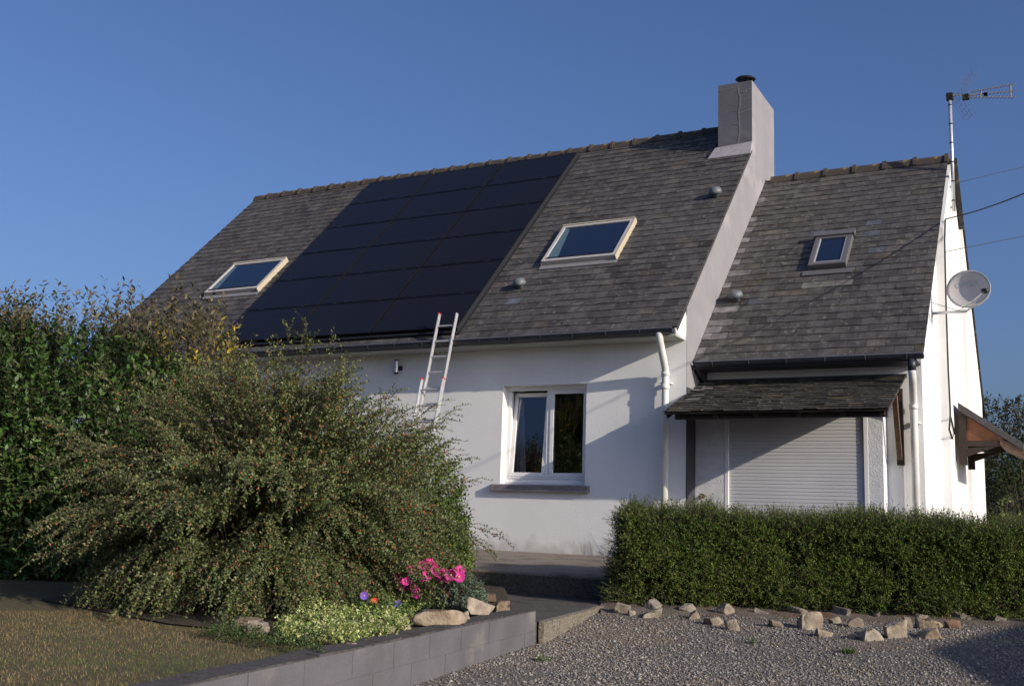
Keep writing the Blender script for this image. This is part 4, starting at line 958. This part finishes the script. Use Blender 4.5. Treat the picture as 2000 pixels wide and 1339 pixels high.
# ------------------------------------------------------------------ planting bed
def flower_mesh(kind):
    m = MB(); np_ = 5
    for k in range(np_):
        a0 = 2*math.pi*k/np_; r = .030 if kind == 'rose' else .032
        pts = []
        for t_, w_ in ((.15, .10), (.6, .62), (1, .45)):
            for s_ in (-1, 1): pts.append((t_, s_*w_))
        col = {'rose': (.80, .06, .34), 'purple': (.20, .10, .50), 'red': (.70, .07, .03)}[kind]
        P_ = lambda t_, w_: (r*(t_*math.cos(a0)-w_*math.sin(a0)), r*(t_*math.sin(a0)+w_*math.cos(a0)), r*(.35*t_*t_+.1*random.random()))
        m.col = (*[min(1, q*random.uniform(.8, 1.2)) for q in col], 1)
        m.poly([P_(.1, -.08), P_(.55, -.58), P_(.95, -.42), P_(1.05, 0), P_(.95, .42), P_(.55, .58), P_(.1, .08)])
    m.col = (.75, .65, .35, 1) if kind == 'rose' else (.75, .72, .8, 1); m.lathe([(.004, .004), (.0055, .010), (.003, .014)], (0, 0, 0), seg=7)
    return m
rc = np.array(at(838, 1178, z=-.27)); RO = thing('rose_bush', tuple(rc), 'low rose bush covered in bright pink flowers', 'rose bush')
fm = flower_mesh('rose').build('bloom', PETAL, RO, local=True); fm['group'] = 'pink rose blooms'
bl_px = [(790, 1125), (803, 1112), (815, 1106), (826, 1104), (838, 1101), (845, 1107), (820, 1116), (851, 1112), (856, 1120), (866, 1121), (830, 1125), (824, 1137), (858, 1134), (869, 1119), (882, 1123), (889, 1126), (898, 1113), (905, 1117), (896, 1127), (774, 1129), (780, 1136), (790, 1143), (785, 1148), (800, 1138), (806, 1146), (812, 1150), (779, 1158), (838, 1152), (800, 1150), (793, 1135), (812, 1158), (888, 1118), (783, 1143), (876, 1130)]
rc = rc+(CAM-rc)*.075*np.array([1, 1, 0]); base_d = (rc-CAM)@FW; tips = []
for i, (px_, py_) in enumerate(bl_px):
    P = at(px_, py_, d=base_d+random.uniform(-.18, .18)); tips.append(P); o = fm if i == 0 else dup(fm)
    o.location = Vector(P)-org(RO); dv = Vector((CAM-P)).normalized()+Vector((random.uniform(-.6, .8), random.uniform(-.6, .6), random.uniform(.1, .9)))
    o.rotation_euler = dv.to_track_quat('Z', 'Y').to_euler(); k = random.uniform(1.1, 1.6); o.scale = (k, k, k)
tips = np.array(tips); v, f = tubes(np.tile(rc, (len(tips), 1))+rng.normal(size=tips.shape)*np.array([.12, .12, 0]), tips, np.full(len(tips), .003), np.full(len(tips), .0015)); npmesh('stems', v, f, TWIG, RO)
nS = 230; S_ = rc+rng.uniform(-.30, .10, (nS, 1))*np.array([RT[0], RT[1], 0])+np.stack([rng.uniform(-.10, .10, nS), rng.uniform(-.10, .10, nS), rng.uniform(0, .24, nS)], 1)
V, F, C_, sv, sf_ = sprigs(S_, np.tile([0, 0, 1.], (nS, 1))+rng.normal(size=S_.shape)*.6, rng.uniform(.06, .14, nS), 9, .022, .013, [(.05, .09, .025), (.07, .11, .03)], 0, .9); npmesh('foliage', V, F, LEAF, RO, C_)
c = np.array(at(884, 1196, z=-.27)); SA = shrub('grey_shrub', 'small rounded grey-green shrub beside the pink roses', c+np.array([0, .12, 0]), (.20, .20, .30), 1300, .020, .0095, [(.15, .20, .14), (.10, .15, .10), (.20, .25, .18)], 40, 12, .05, LEAF, .04, 2.2, .4, br=.002)
for px_, py_, kd_, lab in ((711, 1163, 'purple', 'purple petunia with pale rim, left of the red flower'), (776, 1180, 'purple', 'violet petunia, right of the red flower'), (731, 1173, 'red', 'single orange-red flower between two purple ones')):
    P = np.array(at(px_, py_, d=7.75)); b = np.array([P[0], P[1], -.275]); t = thing('petunia' if kd_ == 'purple' else 'geranium', tuple(b), lab, 'flower')
    o = flower_mesh(kd_).build('bloom', PETAL, t, local=True); o.location = Vector(P)-Vector(b); o.rotation_euler = Vector(CAM-P+np.array([.5, 0, 1.5])).to_track_quat('Z', 'Y').to_euler(); o.scale = (.95, .95, .95) if kd_ == 'purple' else (.75, .75, .75)
    v, f = tubes(np.array([b]), np.array([P]), np.array([.003]), np.array([.002])); npmesh('stem', v, f, TWIG, t)
    nS = 26; S_ = b+np.stack([rng.uniform(-.07, .07, nS), rng.uniform(-.07, .07, nS), rng.uniform(0, .08, nS)], 1)
    V, F, C_, sv, sf_ = sprigs(S_, np.tile([0, 0, 1.], (nS, 1))+rng.normal(size=S_.shape)*.6, rng.uniform(.05, .1, nS), 8, .03, .015, [(.06, .12, .03), (.08, .14, .04)], 0, .9); npmesh('foliage', V, F, LEAF, t, C_)
# variegated ground cover: dense mounds
VAR = [(.32, .37, .11), (.42, .44, .18), (.18, .26, .06), (.50, .50, .26), (.14, .22, .05)]
def cover(name, label, poly_px, n, hh, cols, lL, lW, seed):
    r = np.random.default_rng(seed); P = []
    pp = [at(a, b, z=-.27)[:2] for a, b in poly_px]; pp = np.array(pp); lo, hi = pp.min(0), pp.max(0)
    while len(P) < n:
        q = lo+(hi-lo)*r.random(2); ins = False; j = len(pp)-1
        for i in range(len(pp)):
            if (pp[i, 1] > q[1]) != (pp[j, 1] > q[1]) and q[0] < (pp[j, 0]-pp[i, 0])*(q[1]-pp[i, 1])/(pp[j, 1]-pp[i, 1])+pp[i, 0]: ins = not ins
            j = i
        if ins:
            hgt = hh*(.55+.45*math.sin(q[0]*9+1)*math.sin(q[1]*8))*r.random()**.6; P.append((q[0], q[1], -.275+hgt))
    P = np.array(P); P[:, 2] += np.clip([MN.noise(Vector((p[0]*5, p[1]*5, seed))) for p in P], -1, 1)*hh*.6; P[:, 2] = np.maximum(P[:, 2], -.27)
    V, F, C_, sv, sf_ = sprigs(P, np.tile([0, 0, 1.], (n, 1))+r.normal(size=(n, 3))*.7, r.uniform(.04, .09, n), 9, lL, lW, cols, 0, 1.0)
    o = npmesh(name, V, F, LEAF, None, C_); tag(o, label, 'ground cover', kind='stuff'); return o
cover('variegated_ground_cover', 'pale yellow-green variegated ground cover spilling to the block wall', [(545, 1252), (650, 1268), (800, 1238), (770, 1212), (700, 1200), (600, 1205), (545, 1225)], 1500, .10, VAR, .020, .012, 1)
cover('variegated_ground_cover', 'yellow-green leafy cover beneath the small flowers and roses', [(625, 1185), (770, 1205), (865, 1192), (850, 1165), (760, 1160), (640, 1150)], 900, .13, [(.17, .24, .06), (.26, .32, .10), (.34, .38, .14)], .022, .013, 2)
cover('bed_plants', 'loose leafy green plants filling the bed below the roses', [(640, 1180), (700, 1140), (770, 1150), (860, 1180), (900, 1195), (800, 1205)], 420, .20, [(.09, .15, .035), (.13, .20, .06), (.20, .24, .09)], .030, .014, 9)
cover('low_weeds', 'sparse low green weeds at the lawn edge by the bush', [(380, 1240), (560, 1270), (640, 1285), (560, 1245), (450, 1222)], 260, .03, [(.05, .09, .03), (.09, .11, .04)], .02, .01, 3)
# spiky grass leaves by the roses
def grass_tuft(name, label, c, n, L, colr, wd=.008, cat='grass tuft', spr=.5, seed=0):
    r = np.random.default_rng(seed); T = unit(np.tile([0, 0, 1.], (n, 1))+r.normal(size=(n, 3))*spr); T[:, 2] = np.abs(T[:, 2]); S_ = np.array(c)+r.normal(size=(n, 3))*np.array([.03, .03, 0]); l = r.uniform(.5, 1.1, n)*L
    U, W_ = perp(T); V = []; A = S_; B = S_+T*l[:, None]*.55; T2 = unit(T+np.array([0, 0, -.55])); E_ = B+T2*l[:, None]*.5
    V = np.stack([A-U*wd*.4, A+U*wd*.4, B+U*wd*.5, B-U*wd*.5, E_+U*wd*.06, E_-U*wd*.06], 1).reshape(-1, 3); b_ = np.arange(n)[:, None]*6
    F = np.concatenate([b_+np.array([[0, 1, 2, 3]]), b_+np.array([[3, 2, 4, 5]])]); cc = np.array(colr)*r.uniform(.7, 1.3, (n, 1))
    o = npmesh(name, V-np.array(c), F, LEAF, None, np.repeat(cc, 6, 0)); o.location = c; return tag(o, label, cat)
grass_tuft('iris_leaves', 'tuft of long pointed leaves rising behind the pink roses', at(745, 1165, z=-.27)+np.array([0, .3, 0]), 40, .42, (.07, .12, .035), .014, 'plant', .35, 3)
grass_tuft('grass_tuft', 'dry ornamental grass tuft against the wall near the right downpipe', (2.62, .1, -.05), 220, .75, (.22, .20, .09), .006, spr=.45, seed=4)
grass_tuft('grass_tuft', 'wild yellow grass beyond the hedge at the right edge', (4.3, 2.2, -.2), 500, .85, (.22, .22, .09), .008, spr=.8, seed=5)
grass_tuft('grass_tuft', 'straw coloured grass tuft at the foot of the main downpipe', (-.05, -.35, -.05), 120, .85, (.24, .18, .09), .005, spr=.4, seed=6)
grass_tuft('grass_tuft', 'small weeds where the path meets the terrace step', at(890, 1160, z=-.3), 60, .22, (.11, .14, .04), .006, spr=.6, seed=8)
for i, (px_, py_, lab, n_) in enumerate(((1657, 1274, 'small green weed alone on the gravel before the hedge', 120), (1060, 1290, 'low weed beside the right end of the block wall', 60), (1470, 1255, 'thin weeds on the gravel near the hedge stones', 40))):
    gp = at(px_, py_, z=-.45)
    for _ in range(12): gp = at(px_, py_, z=.5*gp[2]+.5*gz(gp[1]))
    grass_tuft('weed', lab, gp, n_, .07, (.07, .13, .03), .006, 'weed', 1.2, 20+i)

nu, nv = 90, 9; bv = []
for i in range(nu):
    for j in range(nv):
        s_ = -.25+(HL+.2)*i/(nu-1); n_ = -.55+1.05*j/(nv-1); w_ = .12*math.sin(s_*2.3)+.05*math.sin(s_*7)
        x_, y_ = H0[0]+hd[0]*s_+hnrm[0]*(n_+w_*.4), H0[1]+hd[1]*s_+hnrm[1]*(n_+w_*.4); k = 1-max(0, min(1, (n_+.12)/.62)); k = k*k*(3-2*k)
        bv.append((x_, y_, gz(y_)+.006+.035*k+(random.uniform(-.012, .014) if 0 < j < nv-1 else -.004)))
bf = np.array([[i*nv+j, (i+1)*nv+j, (i+1)*nv+j+1, i*nv+j+1] for i in range(nu-1) for j in range(nv-1)])
bk = npmesh('soil_bank', np.array(bv), bf, mat('dusty_earth', (.20, .16, .125), (.13, .11, .09), 12, .95, 1.0, 60, bdist=.03, c3=(.15, .08, .045), scale3=4, th3=(.56, .68)), smooth=True)
tag(bk, 'dusty brown earth bank along the foot of the hedge', kind='structure')
# stones in the bed
ST = [(860, 1208, 108, 34, (.40, .30, .185), 'long pale ochre stone lying behind the block wall', 1), (936, 1188, 62, 40, (.40, .31, .22), 'angular pinkish white stone right of the long one', 2), (980, 1184, 36, 26, (.34, .24, .13), 'small ochre stone at the right end of the bed', 3), (945, 1168, 50, 16, (.22, .12, .065), 'flat brown stone behind the angular white one', 4), (788, 1216, 32, 26, (.40, .32, .22), 'small pale stone left of the long ochre one', 5), (500, 1226, 56, 34, (.34, .27, .20), 'pale lumpy stone at the foot of the berry bush', 6), (484, 1212, 66, 18, (.26, .18, .12), 'thin brownish stone behind the pale lumpy one', 7), (686, 1258, 22, 12, (.25, .17, .13), 'tiny reddish stone on the lawn edge by the wall', 8), (758, 1232, 30, 18, (.38, .31, .22), 'small flat stone among the pale ground cover by the wall', 9), (905, 1205, 26, 20, (.36, .29, .20), 'small stone between the long ochre stone and the angular one', 10)]
for (px_, py_, wpx, hpx, c_, lab, sd) in ST:
    P = at(px_, py_+hpx*.4, z=-.27); d_ = (P-CAM)@FW; W_ = wpx*d_/FPX; H_ = hpx*d_/FPX
    stone('bed_stone', (P[0], P[1], -.27+H_*.42), (W_, W_*.6, H_*1.15), YAW+random.uniform(-.15, .15), c_, lab, sd*13, random.uniform(-.12, .05), group='stones in the planting bed')
HS = [(155, 672, 80, 55, (.30, .25, .18), 'grey-beige stone under the left end of the hedge'), (195, 694, 45, 30, (.33, .27, .19), 'small stone tucked before the leftmost hedge stone'), (268, 662, 108, 40, (.24, .18, .13), 'dark flat stone second from the hedge left end'), (295, 698, 108, 34, (.34, .28, .19), 'long flat tan stone under the left part of the hedge'),
      (480, 706, 70, 36, (.28, .21, .15), 'low earth-coloured stone left of the tilted slab'), (628, 678, 104, 58, (.33, .26, .18), 'tilted slab stone leaning against the hedge foot'), (575, 730, 84, 46, (.34, .27, .19), 'flat wedge stone below the tilted slab'), (652, 746, 70, 62, (.38, .31, .21), 'pale upright stone in front of the tilted slab'),
      (862, 744, 70, 34, (.27, .20, .13), 'small ochre stone half buried in the dusty gravel'), (1005, 728, 122, 88, (.36, .29, .20), 'big square grey-tan stone at the hedge middle'), (1075, 788, 88, 38, (.36, .28, .18), 'low tan stone in front of the big square one'), (1130, 726, 76, 44, (.32, .26, .18), 'grey stone right of the big square one'), (1222, 736, 84, 52, (.25, .19, .13), 'earthy brown stone pushed into the hedge bank'),
      (1300, 792, 126, 62, (.40, .33, .24), 'pale wedge shaped stone standing foremost of the row'), (1405, 766, 112, 96, (.38, .31, .215), 'large pale rounded boulder right of the pale wedge'), (1468, 742, 50, 70, (.22, .17, .12), 'dark narrow stone behind the large boulder'), (1556, 742, 142, 64, (.44, .32, .175), 'bright ochre slab stone, upper of the two right'), (1568, 790, 116, 46, (.38, .28, .165), 'ochre stone lying below the bright slab'), (1672, 746, 82, 44, (.30, .15, .07), 'rusty orange stone at the right end of the row'), (1205, 800, 46, 26, (.36, .28, .18), 'small pale stone left of the foremost wedge')]
for i, (a, b, wq, hq, c_, lab) in enumerate(HS):
    px_, py_ = 1150+a/2.353, 900+b/2.353; wpx, hpx = wq/2.353, hq/2.353
    P = at(px_, py_+hpx*.45, z=-.40)
    for _ in range(12): P = at(px_, py_+hpx*.45, z=.5*P[2]+.5*gz(P[1])); d_ = (P-CAM)@FW; W_ = wpx*d_/FPX; H_ = hpx*d_/FPX
    stone('hedge_stone', (P[0], P[1], P[2]+H_*.26), (W_*1.05, W_*.7, H_*1.3), YAW+random.uniform(-.3, .3), c_, lab, 200+i*7, random.uniform(-.3, .3) if 'tilted' not in lab else -.45, group='stones along the foot of the hedge')

rs = random.Random(5)
ordn = ['first', 'second', 'third', 'fourth', 'fifth', 'sixth', 'seventh', 'eighth', 'ninth', 'tenth', 'eleventh']
for i in range(11):
    s_ = .25+i*.37+rs.uniform(-.06, .06); n_ = rs.uniform(.02, .22); q_ = H0[:2]+hd*s_+hnrm*n_; k = rs.uniform(.11, .19); g0 = rs.uniform(.20, .33)
    stone('hedge_stone', (q_[0], q_[1], gz(q_[1])+.015+rs.uniform(0, .03)), (k*1.2, k*.8, k*.75), rs.uniform(0, 3), (g0, g0*.84, g0*.66), 'rough stone half buried in the bank right under the hedge, %s from the left' % ordn[i], 600+i, rs.uniform(-.4, .4), group='stones along the foot of the hedge')
nL = 150; P = np.stack([rng.uniform(.6, 5.2, nL), rng.uniform(-8.6, -1.6, nL)], 1); P = P[((P-W0)@WN < -.05) & ((P-H0[:2])@hnrm > -.05) & ~(((P-W0)@WD < 0) & ((P-ka)@kn < .08))]
nL = len(P); P3 = np.concatenate([P, np.interp(P[:, 1:2], GY, GZ)+.012], 1); V, F = leaf_geo(P3, rng.normal(size=(nL, 3))*np.array([1, 1, .15]), np.array([0, 0, 1.])+rng.normal(size=(nL, 3))*.25, rng.uniform(.02, .05, nL), rng.uniform(.012, .028, nL))
cl_ = np.array([(.22, .11, .04), (.30, .17, .06), (.14, .09, .05)])[rng.integers(0, 3, nL)]; tag(npmesh('leaf_litter', V, F, LEAF, None, np.repeat(cl_, 4, 0)), 'scattered dry brown leaves on the gravel', 'fallen leaves', kind='stuff')
# ------------------------------------------------------------------ gravel stones, soil bank, grass blades
def inside(poly, P):
    r = np.zeros(len(P), bool); j = len(poly)-1
    for i in range(len(poly)):
        c_ = ((poly[i][1] > P[:, 1]) != (poly[j][1] > P[:, 1])) & (P[:, 0] < (poly[j][0]-poly[i][0])*(P[:, 1]-poly[i][1])/(poly[j][1]-poly[i][1]+1e-12)+poly[i][0]); r ^= c_; j = i
    return r
n = 95000; P = np.stack([rng.uniform(.3, 6.6, n), -1.0-9.6*rng.random(n)**.9], 1)
pv = np.concatenate([P, np.zeros((n, 1))], 1); gzv = np.interp(P[:, 1], GY, GZ); pv[:, 2] = gzv
rel = P-W0; ok = (rel@WN < -.01) | (rel@WD < -.0)
kk = P-ka; ok &= ~((rel@WD < 0) & (kk@kn < .06))
dcam = (pv-CAM)@FW; u_ = 1000+FPX*((pv-CAM)@RT)/dcam; v_ = 669.5-FPX*((pv-CAM)@UP)/dcam
ok &= (dcam > 4.3) & (u_ > 700) & (u_ < 2150) & (v_ < 1420)
hs = (P-H0[:2])@hnrm; ok &= hs > -.1
sparse = (np.sin(P[:, 0]*1.7+P[:, 1]*.9)+np.sin(P[:, 0]*3.1-P[:, 1]*2.3+1)*.6) ; near_h = hs < .85
ok &= ~((near_h | (sparse > 1.15)) & (rng.random(n) < .55))
pv = pv[ok]; n = len(pv); sz = rng.uniform(.005, .0125, n)*np.where(rng.random(n) < .06, 1.7, 1)
V0 = np.array([[1, 0, 0], [.3, .9, .1], [-.9, .4, -.1], [-.6, -.8, .1], [.5, -.8, 0], [.1, .1, .7], [0, 0, -.6]]); F0 = np.array([[0, 1, 5], [1, 2, 5], [2, 3, 5], [3, 4, 5], [4, 0, 5], [1, 0, 6], [2, 1, 6], [3, 2, 6], [4, 3, 6], [0, 4, 6]])
A_ = rng.uniform(0, 6.28, n); ca_, sa_ = np.cos(A_), np.sin(A_); VV = np.tile(V0, (n, 1, 1))*rng.uniform(.6, 1.2, (n, 1, 3)); VX = VV[..., 0]*ca_[:, None]-VV[..., 1]*sa_[:, None]; VY = VV[..., 0]*sa_[:, None]+VV[..., 1]*ca_[:, None]
VV = np.stack([VX, VY, VV[..., 2]], -1)*sz[:, None, None]+pv[:, None]+np.array([0, 0, .003]); F = (np.arange(n)[:, None, None]*7+F0[None]).reshape(-1, 3)
pal = np.array([(.20, .19, .185), (.15, .14, .14), (.25, .235, .22), (.21, .185, .155), (.10, .095, .10), (.34, .32, .29), (.23, .185, .135)]); C_ = pal[rng.integers(0, 7, n)]*rng.uniform(.8, 1.2, (n, 1))
o = npmesh('gravel', VV.reshape(-1, 3), F, PEB, None, np.repeat(C_, 7, 0)); tag(o, 'loose grey crushed gravel covering the drive', 'gravel', kind='stuff')
# grass blades
n = 190000; P = np.stack([rng.uniform(-5.5, 1.3, n), rng.uniform(-11.0, -5.8, n)], 1); pv = np.concatenate([P, np.full((n, 1), -.29)], 1); pv[:, 2] = -.285-.0016*np.maximum(0, -P[:, 1]-2.9)
dcam = (pv-CAM)@FW; u_ = 1000+FPX*((pv-CAM)@RT)/dcam; v_ = 669.5-FPX*((pv-CAM)@UP)/dcam; rel = P-W0
ok = (dcam > 3.5) & (u_ > -60) & (v_ < 1400) & (v_ > 1195) & (rel@WN > .2) & ~inside([(-.7, -8.2), (-2.9, -7.6), (-3.6, -5.5), (0, -5.5), (.5, -7)], P); pv = pv[ok]; n = len(pv)
T = unit(np.tile([0, 0, .8], (n, 1))+rng.normal(size=(n, 3))*1.0); T[:, 2] = np.abs(T[:, 2]); U, W_ = perp(T); l = rng.uniform(.010, .030, n)[:, None]; wv = rng.uniform(.0010, .0024, n)[:, None]
V = np.stack([pv-U*wv, pv+U*wv, pv+T*l], 1).reshape(-1, 3); F = np.arange(len(V)).reshape(-1, 3)
f = np.array([MN.noise(Vector(p)*1.7)*2.6+MN.noise(Vector(p)*6)*1.6 for p in pv[:, :]])+rng.normal(size=n)*.8; edge = (pv[:, :2]-W0)@WN < .75
gc = np.where(((f > .9) | (edge & (f > -.5)))[:, None], np.array([[.11, .15, .04]]), np.array([[.25, .185, .09]]))*rng.uniform(.55, 1.35, (n, 1))
o = npmesh('grass', V, F, LEAF, None, np.repeat(gc, 3, 0)); tag(o, 'short dry grass blades, brown with green patches', 'grass', kind='stuff')

# ------------------------------------------------------------------ background on the right and behind the viewer
def tree(name, label, c, R3, hgt, n, lL, lW, cols, seed, group=None, m=12, sl=.5):
    t = thing(name, tuple(c), label, 'tree', group); cc = np.array(c)+np.array([0, 0, hgt])
    d = unit(rng.normal(size=(n, 3))); r = lump(d, seed, .22, 3.5); f = 1-.55*rng.random(n)**1.4; E = cc+d*np.array(R3)*(r*f)[:, None]
    T = unit(d+rng.normal(size=d.shape)*.5); V, F, C_, sv, sf_ = sprigs(E, T, rng.uniform(.6, 1.3, n)*sl, m, lL, lW, cols, .2, .9); npmesh('crown', V, F, LEAF, t, C_)
    mm = MB(); mm.tube([tuple(c), tuple(np.array(c)+[.05, .03, hgt*.6]), tuple(cc)], [.16, .12, .06], 9)
    for k in range(9): a = k*2.4; mm.tube([tuple(np.array(c)+[0, 0, hgt*(.45+.05*k)]), tuple(cc+np.array([math.cos(a)*R3[0]*.6, math.sin(a)*R3[1]*.6, R3[2]*(.3-.08*k+.2)]))], [.06, .015], 6)
    mm.build('trunk', BARK, t, smooth=True); return t
DG = [(.035, .055, .02), (.05, .07, .028), (.07, .075, .035), (.03, .045, .016)]
cT = posd(1985, 34, -.2); tree('background_tree', 'dark reddish-green tree behind the timber door canopy', cT, (1.9, 1.9, 1.7), 3.0, 1100, .12, .06, [(.06, .055, .03), (.04, .05, .022), (.08, .06, .035)], 51)
cT = posd(2090, 30, -.2); tree('background_tree', 'leafy tree cut by the right edge of the photo', cT, (1.6, 1.6, 1.6), 2.5, 900, .12, .06, DG, 52)
cB = posd(1990, 22, -.2); shrub('background_shrub', 'dark overgrown shrub right of the gable below the door canopy', cB, (1.25, 1.3, 2.2), 1500, .09, .045, [(.04, .06, .022), (.05, .07, .025)], 53, 11, .35)
cB = posd(1930, 19, -.2); shrub('climbing_shrub', 'pale yellow-green climber in front of the dark shrub by the gable', cB+np.array([.2, 0, 0]), (.22, .3, 1.25), 160, .08, .04, [(.16, .19, .05), (.10, .14, .04)], 54, 9, .25)
cT = posd(-10, 20, -.2); tree('background_tree', 'small dark tree top behind the evergreen shrub on the left', cT, (1.0, 1.0, 1.3), 3.0, 700, .10, .05, DG, 55)
for i, (x, y, R_, hh, lab) in enumerate(((-8.6, -16.5, 2.6, 3.2, 'broad garden tree behind the viewer, mirrored in the window'), (-12.5, -19.5, 3.0, 3.6, 'farther garden tree behind the viewer on the left'), (-6.0, -18.5, 2.2, 2.6, 'smaller garden tree behind the viewer'))):
    tree('garden_tree', lab, (x, y, -.5), (R_, R_, R_*1.1), hh, 2600, .13, .07, DG, 60+i, 'garden trees behind the viewer', m=10, sl=.5)
# unseen outbuilding off to the right, its gable shaped to shade the drive
gp = np.array([3.484, -4.236, gz(-4.236)]); hh = 3.0; tt = hh/SD[2]; AP = gp+SD*tt
OB = thing('outbuilding', (AP[0]+2.5, AP[1], -.5), 'plain white outbuilding standing to the right of the drive', 'outbuilding')
m = MB(); ya, yb2 = AP[1]-4.2, AP[1]+3.4; gpf = [(AP[0], ya, -.6), (AP[0], yb2, -.6), (AP[0], yb2, AP[2]-.058*3.4), (AP[0], AP[1], AP[2]), (AP[0], ya, AP[2]-.30*4.2)]
m.prism([(p[0], p[1], p[2]-(.06 if p[2] > 0 else 0)) for p in gpf], (5, 0, 0)); m.build('wall', WALL, OB)
m = MB(); m.col = (.1, .09, .085, 1)
for (y1_, z1_, y2_, z2_) in ((ya-.1, AP[2]-.30*4.3, AP[1], AP[2]), (AP[1], AP[2], yb2+.05, AP[2]-.058*3.45)): m.hexa([(AP[0]-.0, y1_, z1_-.055), (AP[0]+5.1, y1_, z1_-.055), (AP[0]+5.1, y2_, z2_-.055), (AP[0]-.0, y2_, z2_-.055), (AP[0]-.0, y1_, z1_), (AP[0]+5.1, y1_, z1_), (AP[0]+5.1, y2_, z2_), (AP[0]-.0, y2_, z2_)])
m.build('roof', SLATE, OB)
